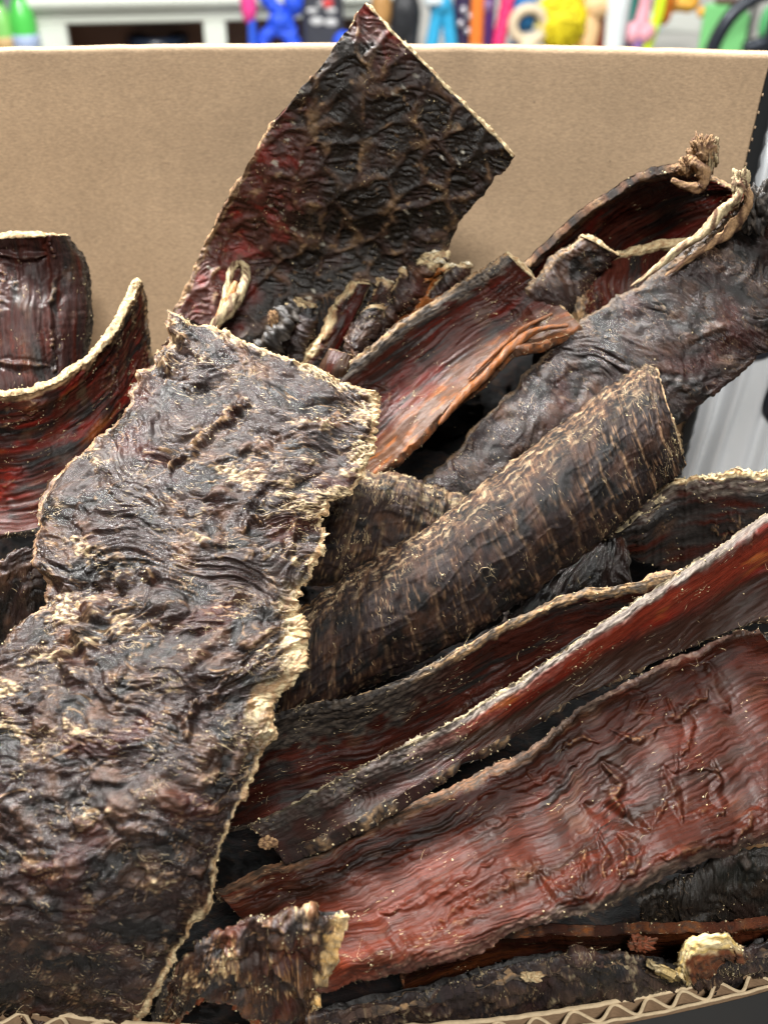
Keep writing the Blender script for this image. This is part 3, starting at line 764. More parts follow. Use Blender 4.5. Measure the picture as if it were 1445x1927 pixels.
def liner(name, o0, o1, ztop, mat, wob, sd, zb=FLOOR_Z):
    z_ = ztop + .45 * fbm(sN / 6, sN * 0 + sd, 3, sd) * wob
    w_ = .25 * fbm(sN / 5, sN * 0 + sd, 2, sd + 3) * wob
    cols_ = []
    for off, z in ((o0, np.full_like(sN, zb)), (o0, z_ - .3), (o0 + .15 * np.sign(o1 - o0), z_), (o1 - .15 * np.sign(o1 - o0), z_), (o1, z_ - .3), (o1, np.full_like(sN, zb))):
        cols_.append(np.stack([cx + nx_ * (off + w_), cy + ny_ * (off + w_), z], -1))
    G = np.stack(cols_, 1)
    me = mesh_np(name, G.reshape(-1, 3) - bb, grid_faces(len(sN), 6), [KF, KE], False, None, np.tile([0, 1, 1, 1, 0], len(sN) - 1))
    return make_obj(name, me, box_root)
liner('inner_liner', -.25, .95, FZ, KE, 1, 21)
liner('outer_liner', 4.2, 5.0, FZ - .3, KE, 1, 24)
# fluting: sheet of finite thickness folded between the liners
def flute(sv):
    w = sv + 2.0 * fbm(sv / 40, sv * 0, 2, 31)
    p = (w / 9.3) % 1.0
    tri = np.abs(p - .5) * 2
    return .95 + 3.25 * sm(0.0, 1.0, tri) * (1 + .03 * np.sin(sv))
fo = flute(sN)
cl = []
for d_, z in ((-.42, FLOOR_Z + 20), (-.42, FZ - .45), (-.3, FZ - .25), (.3, FZ - .25), (.42, FZ - .45), (.42, FLOOR_Z + 20)):
    sl_ = np.gradient(fo, sN); ca_ = 1 / np.sqrt(1 + sl_ ** 2)
    zz_ = z + (.3 * fbm(sN / 3, sN * 0, 2, 33) if z > FLOOR_Z + 50 else 0)
    px_ = cx + nx_ * (fo + d_ * ca_) - (tx / tl) * (d_ * sl_ * ca_); py_ = cy + ny_ * (fo + d_ * ca_) - (ty / tl) * (d_ * sl_ * ca_)
    cl.append(np.stack([px_, py_, np.broadcast_to(zz_, sN.shape)], -1))
me = mesh_np('fluting', np.stack(cl, 1).reshape(-1, 3) - bb, grid_faces(len(sN), 6), [KF, KE], False, None, np.tile([0, 1, 1, 1, 0], len(sN) - 1))
make_obj('fluting', me, box_root)
# printed outside face of the front panel (black, with a pale blue end)
for nm, sel, mt in (('front_print', cx > -78, PRINT), ('front_print_pale', cx <= -77.6, BLUE)):
    ix = np.where(sel)[0]
    G = np.stack([np.stack([cx[ix] + nx_[ix] * 5.6, cy[ix] + ny_[ix] * 5.6, np.full(len(ix), z)], -1) for z in (FLOOR_Z, FZ - .9)], 1)
    me = mesh_np(nm, G.reshape(-1, 3) - bb, grid_faces(len(ix), 2), mt, False)
    make_obj(nm, me, box_root)
# low side panels and floor of the box
box('side_panel', (XR + 28, 238, FLOOR_Z + 30), (4, 190, 60), KR, box_root, -.12, .5)
box('side_panel', (XL - 3, 236, FLOOR_Z + 130), (4, 195, 256), KR, box_root, 0, .5)
box('box_floor', (-30, 238, FLOOR_Z - 2), (340, 215, 3), KR, box_root, 0, .5)
# counter the box stands on
cnt = box('counter_top', (0, 420, FLOOR_Z - 24), (1300, 900, 40), plain('counter_laminate', (.08, .075, .07), .35, .2, 25), None, 0, 3)
cnt['kind'] = 'structure'
# ================================================================== the heap of dried meat strips
GD = (GRY, TAN * .8); CR = (CRM, TAN); DK = (BLK * 2, GRY)
# --- tall slab leaning against the back panel
def redA(U, V, S, T, sd):
    return sm(.42, .12, V + .10 * fbm(S / 9, T / 9, 2, sd)) * sm(.30, .5, U + .1 * fbm(S / 8, T / 8, 2, sd + 1)) + sm(.12, .03, U + .08 * fbm(S / 6, T / 6, 2, sd + 4)) * sm(.5, .1, V)
A = sheet('dried_meat_slab', 'tall dark diamond-shaped slab leaning on the back panel, its tip above the box edge', 'dried meat',
      [(686, 6, 20, 968, 296, 22), (612, 112, 21, 905, 368, 21), (508, 244, 20, 842, 462, 16), (432, 372, 17, 790, 560, 2), (376, 482, 12, 730, 640, -14), (325, 590, 4, 680, 720, -28)],
      'slab', dict(redmask=redA, amp=.95), bulge=3, prof='par', th=2.6, seed=3, rag=.45, rimc={0: (CRM, TAN), 1: (BRN, GRY), 2: DK, 3: (TAN, BRN)},
      bands=[('L', 1.6, BRN, TAN, lambda U, V: sm(.35, .6, U))], hairs=700, crumb=260, fuzz=320)
# --- left, behind
B = sheet('dried_meat_strip', 'upright reddish-brown strip against the back panel at the left edge', 'dried meat',
      [(-70, 450, 16, 132, 441, 16), (-70, 520, 15, 166, 500, 10), (-70, 600, 12, 176, 590, 6), (-70, 690, 8, 168, 680, 0), (-70, 790, 2, 150, 770, -8)],
      'membrane', dict(c0=np.array((.038, .018, .016)), c1=MAR * .5, c2=BLK * 2, fold=.45, amp=1.2), bulge=6, th=3, seed=5, rag=.3, roll=[('R', 8, 6)],
      folds=[([(95, 445), (105, 520), (92, 600), (105, 700)], 9, 1.6, .35), ([(-10, 475), (40, 485), (85, 480)], 7, 1.2, .1), ([(-10, 680), (50, 690), (95, 690)], 6, 1.0, .3)], bands=[('R', 6.5, BLK * 1.6, GRY * .9)], rimc={0: (TAN, CRM), 1: DK, 2: DK, 3: DK}, hairs=150, crumb=120)
C = sheet('dried_meat_strip', 'glossy deep red curled strip with pale crumbly top rim at the left edge', 'dried meat',
      [(-80, 752, 22, -80, 1020, -6), (0, 746, 22, 0, 1010, -4), (80, 730, 22, 80, 990, -4), (150, 690, 21, 150, 960, -4), (210, 632, 20, 215, 900, -6), (246, 575, 18, 262, 820, -8), (268, 530, 15, 300, 730, -10)],
      'membrane', dict(c0=MAR * .5, c1=RED * .62, c2=BLK * 1.2, fold=.45, orange=.5), tint=lambda Cc, U, V, S, T: mixc(mixc(Cc, BLK * 1.5, sm(.0, .5, fbm(S / 9, T / 7, 3, 9)) * .8), np.array((.09, .055, .03)), sm(.15, .5, fbm(S / 6, T / 6, 3, 10)) * sm(.45, .1, V) * .8), bulge=-6, prof='par', th=2.8, seed=8, rag=.35, rimw=1.1, strong=(3,), rimamp=.75,
      rimc={0: DK, 1: DK, 2: (TAN, GRY), 3: (CRM, TAN)}, bands=[('L', 2.2, TAN, BRN), ('1', 3.0, GRY, TAN)], hairs=250, crumb=260, fuzz=500)
Uu = sheet('dried_meat_strip', 'dark wrinkled strip low at the left edge beside the big slab', 'dried meat',
      [(-60, 1075, 2, -60, 1260, -24), (20, 1045, 2, 20, 1240, -24), (90, 1032, 0, 100, 1200, -24), (180, 1050, -8, 180, 1180, -26)],
      'rough', dict(cream=.1), bulge=4, th=3, seed=12, hairs=120, crumb=60, rimc=(TAN * .6, GRY))
# --- small scraps in front of the tall slab
W1 = sheet('dried_meat_scrap', 'thin dark flat scrap standing behind the cream-sided stick', 'dried meat',
      [(632, 497, 2, 672, 520, 2), (612, 550, 1, 650, 575, 0), (590, 610, -2, 620, 640, -4), (560, 690, -10, 590, 710, -10)], 'fibrous', {}, bulge=1, th=2, seed=14, rag=.2, hairs=40, crumb=25, fuzz=60, rimc=(BRN, TAN), step=2.0, group='small scraps between the strips')
W2 = sheet('dried_meat_scrap', 'narrow stick with lumpy cream side and red face in front of tall slab', 'dried meat',
      [(658, 528, 9, 696, 534, 8), (630, 572, 8, 674, 582, 6), (600, 625, 5, 645, 640, 2), (560, 690, -2, 610, 705, -6)], 'membrane', dict(c0=MAR * .35, c1=RED * .35), bulge=3, th=3, seed=15, rag=.25, hairs=60, crumb=60, fuzz=120,
      bands=[('L', 4.2, TAN * .8, CRM * .9)], step=2.0, rimc=(CRM, TAN), folds=[([(662, 540), (640, 580)], 8, 1.4, .9), ([(625, 600), (605, 640)], 9, 1.4, .9)], group='small scraps between the strips')
loop = empty('tendon_loop', 'small pale looped tendon sticking up above the big slab', 'dried meat', heap(430, 560, 6), 'small scraps between the strips')
cord(loop, 'strand', [(385, 640, 2), (415, 590, 9), (428, 535, 10), (440, 500, 11), (457, 497, 11), (463, 515, 11), (455, 548, 11), (430, 582, 12), (395, 625, 6)], [.9, 1.1, 1.0, 1.0, 1.1, 1.3, 1.8, 1.9, 1.2], (CRM * .9, BRN), 16, .65)
cord(loop, 'membrane_web', [(405, 620, 8), (428, 568, 9), (444, 530, 9.5)], [1.0, 2.2, .8], (ORG * .8, TAN), 17, .2, M_MEMB)
stub = empty('dried_meat_scrap', 'short grey knobbly stub with cream tip above the big slab edge', 'dried meat', heap(530, 620, 4), 'small scraps between the strips')
cord(stub, 'stalk', [(478, 690, -2), (505, 650, 6), (535, 605, 9), (556, 575, 9)], [4.2, 3.8, 3.4, 2.4], (BLK * 2, GRY * .5), 18, 1.0, M_ROUGH)
knob(stub, 'pale_tip', 557, 580, 9, 1.9, (CRM, TAN), 19, .9, (1.2, .7, .9), None, None, .8)
knob(stub, 'pale_lump', 515, 602, 10, 1.6, (TAN, BRN), 20, .9, (.8, .7, 1.4), None, None, .8)
wr = sheet('dried_meat_scrap', 'dark bent scrap with ragged cream end left of the mahogany strip', 'dried meat',
      [(792, 484, 16, 842, 500, 15), (755, 515, 15, 800, 560, 12), (705, 560, 13, 748, 605, 10), (668, 605, 11, 712, 640, 8), (640, 675, 4, 690, 700, 0)], 'rough', dict(cream=.25), bulge=5, th=2.6, seed=21, rag=.5, hairs=120, crumb=90, fuzz=220,
      rimc={0: (CRM, WHT), 1: (BRN, GRY), 2: DK, 3: (TAN, GRY)}, bands=[('0', 3, CRM, TAN)], step=2.0, group='small scraps between the strips')
w4 = sheet('dried_meat_scrap', 'amber curled membrane scrap with frayed cream tip beside the mahogany strip', 'dried meat',
      [(846, 498, 17, 880, 508, 15), (806, 525, 18, 842, 545, 15), (765, 560, 17, 800, 590, 14), (735, 625, 10, 770, 650, 8)], 'membrane', dict(c0=ORG * .4, c1=ORG * .55, c2=BRN * .7, fold=.9, orange=.5), bulge=-3, prof='par', th=1.6, seed=22, rag=.6, hairs=60, crumb=50, fuzz=200,
      bands=[('0', 4, CRM, TAN)], rimc={0: (CRM, WHT), 1: (TAN, ORG), 2: DK, 3: (ORG, TAN)}, step=2.0, group='small scraps between the strips')
sheet('dried_meat_scrap', 'dark hooked scrap with cream ridge between the lumpy stick and the bent scrap', 'dried meat',
      [(690, 585, 12, 722, 570, 12), (672, 610, 12, 712, 600, 12), (655, 645, 10, 694, 650, 9), (640, 690, 2, 676, 700, 0)], 'rough', dict(cream=.35), bulge=4, th=2.4, seed=23, rag=.5, hairs=60, crumb=40, fuzz=120, bands=[('R', 2.0, TAN, CRM), ('0', 2, TAN, CRM)], rimc=(TAN, CRM), strong=(0, 1), step=2.0, group='small scraps between the strips')
sheet('dried_meat_scrap', 'ragged cream tip peeking over the upper end of the bent scrap', 'dried meat',
      [(800, 480, 14, 838, 472, 13), (796, 500, 15, 846, 492, 14), (770, 535, 13, 830, 535, 10), (740, 590, 6, 790, 600, 4)], 'rough', dict(cream=.7), bulge=3, th=2.0, seed=24, rag=1.2, hairs=80, crumb=80, fuzz=300, bands=[('0', 3.5, CRM, TAN)], rimc={0: (CRM, WHT), 1: (TAN, BRN), 2: DK, 3: (TAN, CRM)}, strong=(0, 3), step=1.8, rimamp=.9, group='small scraps between the strips')
sheet('dried_meat_scrap', 'small dark curl with pale lip lying against the tall slab foot', 'dried meat',
      [(560, 560, 6, 600, 575, 5), (552, 600, 7, 600, 610, 4), (545, 650, 3, 590, 655, -2), (540, 700, -6, 580, 705, -8)], 'rough', dict(cream=.15), bulge=4, th=2.0, seed=29, rag=.6, hairs=50, crumb=40, fuzz=120, bands=[('0', 1.6, TAN, CRM)], rimc={0: (CRM, TAN), 1: DK, 2: DK, 3: (GRY, TAN)}, step=2.0, tint=lambda Cc, U, V, S, T: Cc * .7, group='small scraps between the strips')
for lb_, rw_, sd_ in (('thin upright strip with pale lip just right of the lumpy cream stick', [(712, 522, 10, 744, 532, 9), (698, 560, 11, 732, 574, 9), (680, 605, 9, 714, 618, 6), (664, 660, 0, 694, 668, -4)], 301),
                      ('dark upright strip with frayed pale edge below the ragged cream tip', [(758, 505, 15, 790, 518, 14), (745, 540, 16, 778, 556, 14), (722, 582, 14, 756, 596, 11), (700, 640, 6, 730, 650, 2)], 304),
                      ('short curled strip with pale rim behind the cut end of the mahogany strip', [(862, 488, 15, 890, 500, 14), (842, 510, 16, 872, 526, 14), (815, 540, 15, 848, 556, 12), (780, 590, 8, 815, 600, 5)], 307)):
    sheet('dried_meat_scrap', lb_, 'dried meat', rw_, 'rough', dict(cream=.3), bulge=3.5, th=2.2, seed=sd_, rag=.5, hairs=60, crumb=40, fuzz=160, bands=[('L', 1.6, TAN, CRM), ('0', 2.2, TAN, CRM)], rimc={0: (CRM, WHT), 1: (BRN, TAN), 2: DK, 3: (CRM, TAN)}, strong=(0, 3), step=1.9, rimamp=.6, tint=lambda Cc, U, V, S, T: mixc(Cc, MAR * .5, .5 * sm(.4, .8, V)), group='small scraps between the strips')
# --- right, behind
Mm = sheet('dried_meat_strip', 'dark red hollow curled strip with gnarled tan knob, back right', 'dried meat',
      [(1305, 328, 20, 1420, 370, 26), (1258, 325, 22, 1380, 420, 20), (1180, 352, 24, 1320, 490, 14), (1085, 420, 22, 1240, 570, 8), (990, 502, 16, 1140, 640, 2), (920, 570, 6, 1060, 700, -8)],
      'membrane', dict(c0=MAR * .4, c1=RED * .38, c2=BLK * 2, fold=.3, foldtan=.25), bulge=-10, prof='par', th=2.6, seed=25, rag=.3, bands=[('L', 3.5, BLK * 3, BRN * 1.2)], rimc=(TAN, GRY), hairs=150, crumb=90)
knob(Mm, 'gnarled_knob', 1318, 290, 24, 2.7, (TAN * .9, BRN), 26, 1.1, (1.1, .7, 1.3), None, None, .9)
knob(Mm, 'gnarled_knob', 1290, 312, 25, 1.8, (TAN, BRN), 27, 1.1, (1, .7, 1), None, None, .9)
knob(Mm, 'gnarled_knob', 1338, 295, 24, 1.9, (CRM * .7, BRN), 28, 1.1, (.7, .7, 1.7), None, None, .9)
cord(Mm, 'tendon', [(1302, 300, 27), (1322, 325, 28), (1318, 352, 28), (1290, 350, 28), (1262, 338, 27)], [1.2, 1.7, 1.7, 1.1, .6], (TAN * .9, BRN), 29, .6)
Nn = sheet('dried_meat_strip', 'grey-sided strip with pale diagonal cut end beneath the hollow red curl', 'dried meat',
      [(1090, 441, 30, 1155, 474, 26), (1050, 475, 29, 1120, 530, 22), (1010, 520, 26, 1085, 590, 17), (950, 585, 14, 1030, 660, 6)],
      'rough', dict(cream=.15), bulge=4, th=2.8, seed=31, rag=.25, rimc={0: CR, 1: DK, 2: DK, 3: (GRY, TAN)}, hairs=100, crumb=80, bands=[('L', 3, GRY, TAN)])
Oo = sheet('dried_meat_strip', 'dark maroon strip with furry pale horizontal rim beneath the rope-edged strip', 'dried meat',
      [(1086, 492, 27, 1292, 461, 26), (1082, 520, 26, 1280, 510, 20), (1084, 570, 23, 1240, 570, 14), (1090, 640, 14, 1200, 640, 4)],
      'membrane', dict(c0=MAR * .5, c1=MAR * .8, c2=BLK * 2), bulge=-4, prof='par', th=3.4, seed=33, rag=.3, rimc={0: (CRM, TAN), 1: DK, 2: DK, 3: (TAN, CRM)}, bands=[('L', 3.5, GRY, TAN), ('0', 1.2, CRM, TAN)], hairs=80, crumb=140, fuzz=420, rimw=1.1)
# --- long black strip on the right
Ff = sheet('dried_meat_strip', 'long black fibrous strip with twisted cream tendon edge reaching the right border', 'dried meat',
      [(1418, 352, 36, 1600, 480, 26), (1372, 400, 36, 1540, 560, 26), (1290, 472, 35, 1470, 645, 24), (1185, 545, 30, 1378, 712, 20), (1088, 605, 24, 1275, 800, 12), (1020, 672, 17, 1190, 870, 4), (900, 800, 8, 1060, 960, -6), (770, 935, -2, 940, 1060, -16)],
      'rough', dict(cream=.24, amp=.65, lumpy=lambda U, V: .3 + 0 * U), bulge=5, th=3.2, seed=35, rag=.55, rimc={0: DK, 1: DK, 2: DK, 3: (GRY, TAN)}, bands=[('L', 4, BLK * 3, TAN * .8, lambda U, V: sm(.55, .3, U)), ('L', 1.6, GRY, TAN * .7)], hairs=1500, crumb=160, hair_mat=M_HAIRD, tint=lambda Cc, U, V, S, T: mixc(Cc * np.array((.56, .55, .56)), MAR * .35, .6 * sm(.1, .5, fbm(S / 24, T / 16, 2, 36)) * sm(.35, .7, V)))
cord(Ff, 'tendon', [(1392, 338, 40), (1385, 372, 41), (1352, 405, 41), (1320, 440, 41), (1275, 470, 40), (1230, 508, 38), (1185, 540, 34)], [1.2, 1.5, 1.5, 1.3, 1.2, .8, .3], (CRM * .8, BRN * 1.5), 36, .6)
cord(Ff, 'tendon', [(1400, 345, 38), (1408, 380, 41), (1385, 420, 41), (1345, 455, 41), (1300, 485, 40), (1250, 520, 38)], [.9, 1.3, 1.6, 1.3, 1.0, .4], (TAN, BRN), 37, .6)
knob(Ff, 'torn_knot', 1392, 345, 39, 2.6, (CRM * .7, BRN), 38, .8, (.8, .8, 1.5))
knob(Ff, 'torn_knot', 1425, 395, 39, 3.6, (BLK * 2, GRY * .7), 39, .8, (1, .8, 1.6), M_ROUGH)
# --- mahogany strip, centre
def tintE(Cc, U, V, S, T):
    m = sm(.62, .92, V + .12 * fbm(S / 9, T / 4, 3, 77)); Cc = mixc(Cc, BRN * .9, m * .9)
    return mixc(Cc, ORG * .6, m * sm(.1, .5, fbm(S / 10, T / 2.2, 3, 78)) * .75)
Ee = sheet('dried_meat_strip', 'mahogany red gutter-shaped strip with clean pale cut end, centre', 'dried meat',
      [(952, 474, 34, 1092, 614, 26, -5), (905, 505, 34, 1040, 640, 24, -7), (850, 540, 33, 965, 660, 22, -8), (745, 612, 30, 880, 735, 18, -8), (640, 690, 25, 780, 830, 12, -7), (545, 765, 16, 690, 905, 4, -5)],
      'membrane', dict(c0=np.array((.045, .012, .008)), c1=np.array((.085, .010, .006)), c2=BLK * 1.6, fold=.15), prof='par', th=3.2, seed=41, rag=.4, rimc={0: CR, 1: (BRN, ORG * .6), 2: DK, 3: (GRY, TAN)},
      bands=[('L', 5.2, BLK * 3, GRY * 1.2), ('L', 1.8, GRY, TAN * .9)], tint=tintE, hairs=250, crumb=160, roll=[('L', 4, 4)])
cord(Ee, 'folded_membrane', [(1070, 612, 27.5), (1010, 622, 25.5), (960, 655, 23), (915, 705, 21), (870, 745, 19), (825, 800, 16)], [.5, 1.0, 1.4, 1.2, 1.3, .6], (ORG * .55, BRN * 1.4), 42, .4, M_MEMB)
cord(Ee, 'folded_membrane', [(1040, 590, 24), (985, 618, 22), (935, 660, 20), (880, 715, 17)], [.4, .8, .7, .3], (BRN * 1.5, ORG * .5), 43, .4, M_MEMB)
fl = sheet('dried_meat_scrap', 'small folded red-brown flap below the mahogany strip end by the big slab', 'dried meat',
      [(612, 655, 20, 668, 668, 22), (600, 690, 18, 655, 700, 20), (590, 740, 10, 640, 745, 12)], 'membrane', dict(c0=BRN * .4, c1=MAR * .4, c2=BRN * .3), bulge=3, th=1.6, seed=44, rag=.3, hairs=20, crumb=20, fuzz=40, step=2.0, rimc=(BRN * 1.5, TAN), group='small scraps between the strips')
# --- middle
Hh_ = sheet('dried_meat_strip', 'short grey-brown crinkled strip tucked between the big slab and ribbed roll', 'dried meat',
      [(900, 948, 4, 880, 1090, -14), (840, 922, 8, 800, 1100, -12), (770, 896, 11, 720, 1100, -10), (700, 882, 12, 630, 1100, -8), (620, 890, 10, 540, 1100, -8)],
      'ribbed', dict(period=9, pale=.25, amp=1.2, top=.8, bandv=.4), bulge=8, th=3, seed=46, rag=.4, rimc=(GRY, TAN), hairs=700, crumb=120)
Gg = sheet('dried_meat_strip', 'ribbed half-rolled strip with pale cross lines lying diagonally across the middle', 'dried meat',
      [(1236, 690, 26, 1290, 868, 17, 9), (1206, 688, 28, 1272, 900, 16, 11), (1150, 724, 27, 1224, 936, 15, 12), (1060, 792, 25, 1140, 1012, 13, 13), (905, 915, 22, 990, 1125, 10, 13), (795, 1000, 19, 855, 1215, 7, 12), (680, 1065, 16, 700, 1290, 4, 11), (540, 1170, 10, 520, 1370, -2, 9)],
      'ribbed', dict(period=7.4, top=1.0, lines=.25, bandv=.42, pale=.1), bulge=12, th=2.6, seed=48, rag=.3, rimc={0: (CRM, TAN), 1: DK, 2: DK, 3: (GRY, TAN)}, bands=[('0', 1.0, TAN, CRM)], hairs=1300, crumb=140, fuzz=320, tint=lambda Cc, U, V, S, T: Cc * (.62 + .38 * sm(.12, .4, Cc.sum(-1)))[..., None] * np.array((.92, .86, .90)))
Xx = sheet('dried_meat_scrap', 'shiny black crinkled scrap under the lower edge of the ribbed roll', 'dried meat',
      [(1175, 1000, -4, 1190, 1120, -12), (1110, 1030, -2, 1110, 1140, -10), (1040, 1070, -2, 1030, 1160, -10), (960, 1110, -4, 950, 1190, -12)],
      'rough', dict(cream=.0, amp=1.3), bulge=4, th=3, seed=50, hairs=20, crumb=20, fuzz=20, rimc=DK, tint=lambda Cc, U, V, S, T: Cc * .45, group='small scraps between the strips')
Ll = sheet('dried_meat_strip', 'dark strip with crumbly pale top edge near the right border above the long red strip', 'dried meat',
      [(1520, 884, 14, 1520, 1110, -18), (1420, 886, 15, 1420, 1110, -18), (1340, 892, 15, 1340, 1100, -18), (1280, 896, 12, 1270, 1085, -16), (1210, 938, 8, 1200, 1060, -12), (1130, 985, 2, 1120, 1040, -8)],
      'membrane', dict(c0=BLK * 3, c1=MAR * .4, c2=BLK * 1.5), bulge=3, th=4, seed=52, rag=.8, rimc={0: DK, 1: DK, 2: GD, 3: (CRM, GRY)}, bands=[('L', 6.5, GRY, PUR * 1.3), ('L', 2.0, CRM, TAN)], rimw=1.4, hairs=120, crumb=320, fuzz=300, rimamp=.9, strong=(3,))
# --- lower right
Ii = sheet('dried_meat_strip', 'dark maroon hollow strip with smooth cream rim under the ribbed roll', 'dried meat',
      [(1290, 1070, 20, 1300, 1190, 4), (1180, 1100, 21, 1190, 1250, 2), (1080, 1114, 22, 1080, 1310, 0), (960, 1165, 21, 960, 1370, -2), (850, 1228, 20, 850, 1420, -4), (700, 1300, 17, 700, 1490, -6), (560, 1328, 12, 550, 1530, -8), (430, 1380, 4, 420, 1560, -12)],
      'membrane', dict(c0=MAR * .25, c1=MAR * .5, c2=BLK * 1.5, fold=.1, foldtan=.2), bulge=-6, prof='par', th=3.2, seed=54, rag=.35, rimc={0: GD, 1: DK, 2: DK, 3: (TAN, GRY)},
      bands=[('L', 3.4, GRY, TAN), ('L', 14, BLK * 2, GRY * .7, lambda U, V: sm(.5, .7, U))], hairs=400, crumb=160, roll=[('L', 3, 3)])
def tintJ(Cc, U, V, S, T):
    m = sm(.16, .26, V) * sm(.62, .30, V + .05 * fbm(S / 14, T / 4, 2, 90)) * sm(.78, .6, U)
    Cc = mixc(Cc, np.array((.20, .026, .012)), m * .75)  # red band paints the translucent glow below the rim
    Cc = mixc(Cc, ORG * .8, m * sm(.25, .6, fbm(S / 20, T / 3, 2, 91)) * .8)
    d = sm(.45, .65, V + .05 * fbm(S / 14, T / 4, 2, 92)) * sm(.75, .55, U)
    Cc = mixc(Cc, np.array((.024, .013, .009)), d * .85)
    e = sm(.60, .72, U + .05 * fbm(S / 8, T / 8, 2, 93))
    return mixc(Cc, mixc(np.broadcast_to(PUR * .8, Cc.shape).copy(), BLK * 2, sm(-.2, .4, fbm(S / 5, T / 5, 3, 94))), e * .85)
Jj = sheet('dried_meat_strip', 'long narrow strip with thick grey-cream rim and red inside running to the right border', 'dried meat',
      [(1530, 905, 42, 1530, 1130, 22), (1445, 962, 43, 1445, 1160, 22), (1335, 1036, 43, 1330, 1205, 22), (1225, 1108, 43, 1225, 1250, 23), (1085, 1200, 41, 1095, 1308, 24), (960, 1290, 39, 975, 1372, 25), (830, 1369, 37, 850, 1440, 26), (700, 1432, 33, 745, 1498, 25), (590, 1492, 28, 640, 1556, 22), (468, 1553, 20, 525, 1606, 16)],
      'membrane', dict(c0=MAR * .6, c1=RED * .5, c2=BRN * .45, fold=.1, amp=.8), bulge=-4, prof='par', th=4.2, seed=56, rag=.25, rimc={0: DK, 1: (BLK * 3, TAN * .6), 2: (TAN, BRN), 3: (CRM * .7, np.array((.20, .17, .14)))}, rimw=1.0,
      bands=[('L', 5.0, np.array((.10, .080, .070)), np.array((.20, .165, .135))), ('L', .8, GRY, CRM * .7)], tint=tintJ, hairs=300, crumb=260, fuzz=420, roll=[('L', 5.5, 7)])
knob(Jj, 'pale_lump', 505, 1586, 19, 1.5, (TAN, BRN), 57, .8, (1.3, .7, .8))
Vv_ = sheet('dried_meat_strip', 'crumpled dark brown strip behind the broad red strip at the right border', 'dried meat',
      [(1540, 1180, 8, 1540, 1420, -4), (1450, 1190, 10, 1450, 1400, -4), (1385, 1196, 11, 1370, 1350, -2), (1335, 1222, 8, 1310, 1310, -4)],
      'rough', dict(cream=.2, amp=1.2), bulge=5, th=3, seed=60, rag=.7, rimc=(BRN, TAN), hairs=200, crumb=70, tint=lambda Cc, U, V, S, T: Cc * .8)
def tintK(Cc, U, V, S, T):
    Cc = mixc(Cc, BLK * 1.6, .8 * np.exp(-((U - .345) / .03) ** 2 - ((V - .52) / .09) ** 2) + .7 * np.exp(-((U - .41) / .03) ** 2 - ((V - .40) / .06) ** 2))
    g = sm(.1, .5, fbm(S / 30, T / 16, 3, 97))
    Cc = mixc(Cc, np.array((.13, .030, .015)), sm(.48, .8, U + .1 * fbm(S / 10, T / 5, 2, 98)) * sm(.2, .45, V) * (.35 + .4 * g))
    Cc = mixc(Cc, np.array((.036, .010, .006)), sm(.5, .2, U) * .5)  # right half painted darker to offset the lamp light there
    dk = sm(.05, .5, fbm(S / 22, T / 5, 3, 99)) * .7
    return mixc(Cc * np.array((.98, .86, .80)), np.array((.014, .008, .005)), dk * .7)
FK = [([(1135, 1440), (1165, 1475), (1150, 1500), (1172, 1530)], 9.8325, 0.93, 0.385), ([(1100, 1510), (1135, 1530), (1180, 1545), (1215, 1560)], 13.11, -0.837, 0), ([(1245, 1440), (1262, 1480), (1250, 1520), (1225, 1555)], 6.555, 0.651, 0.308),
      ([(1275, 1430), (1268, 1490), (1285, 1550)], 6.555, 0.6045, 0.1155), ([(1345, 1430), (1352, 1490), (1365, 1535)], 6.555, 0.6045, 0.231), ([(1270, 1455), (1310, 1440), (1350, 1450)], 6.555, 0.465, 0), ([(1280, 1540), (1330, 1520), (1370, 1535)], 6.555, 0.465, 0.308),
      ([(1262, 1320), (1265, 1350), (1300, 1330), (1330, 1300)], 6.555, 0.6975, 0.462), ([(1150, 1375), (1200, 1390), (1255, 1365)], 5.4625, 0.558, 0.539), ([(1280, 1330), (1300, 1370), (1285, 1420)], 6.555, 0.6045, 0.308), ([(1055, 1410), (1085, 1390), (1120, 1395)], 5.4625, 0.465, 0.462),
      ([(1098, 1590), (1100, 1640), (1092, 1680)], 5.4625, 0.6975, 0.462), ([(1125, 1570), (1140, 1620), (1135, 1650)], 5.4625, 0.744, 0.385), ([(1165, 1575), (1185, 1600), (1160, 1650)], 6.555, 0.837, 0.385), ([(1210, 1590), (1195, 1630), (1170, 1650)], 5.4625, 0.6045, 0.462), ([(1010, 1640), (1060, 1690), (1100, 1690)], 8.74, 0.6045, 0.154),
      ([(820, 1740), (880, 1700), (950, 1670), (1020, 1640)], 6.555, 0.558, 0.3465), ([(780, 1770), (850, 1745), (920, 1725)], 5.4625, 0.465, 0.308), ([(560, 1690), (700, 1640), (860, 1570), (980, 1530)], 8.74, 0.465, 0), ([(480, 1690), (620, 1650), (760, 1600)], 7.6475, 0.465, 0),
      ([(720, 1720), (820, 1680), (930, 1620)], 7.6475, 0.372, 0), ([(900, 1500), (1000, 1470), (1080, 1440)], 7.6475, 0.4185, 0.077), ([(1330, 1250), (1345, 1300), (1370, 1340)], 9.8325, 0.744, 0.154), ([(1380, 1590), (1410, 1540), (1445, 1530)], 8.74, 0.6975, 0.385), ([(1220, 1620), (1300, 1600), (1380, 1575)], 5.4625, 0.4185, 0.231)]
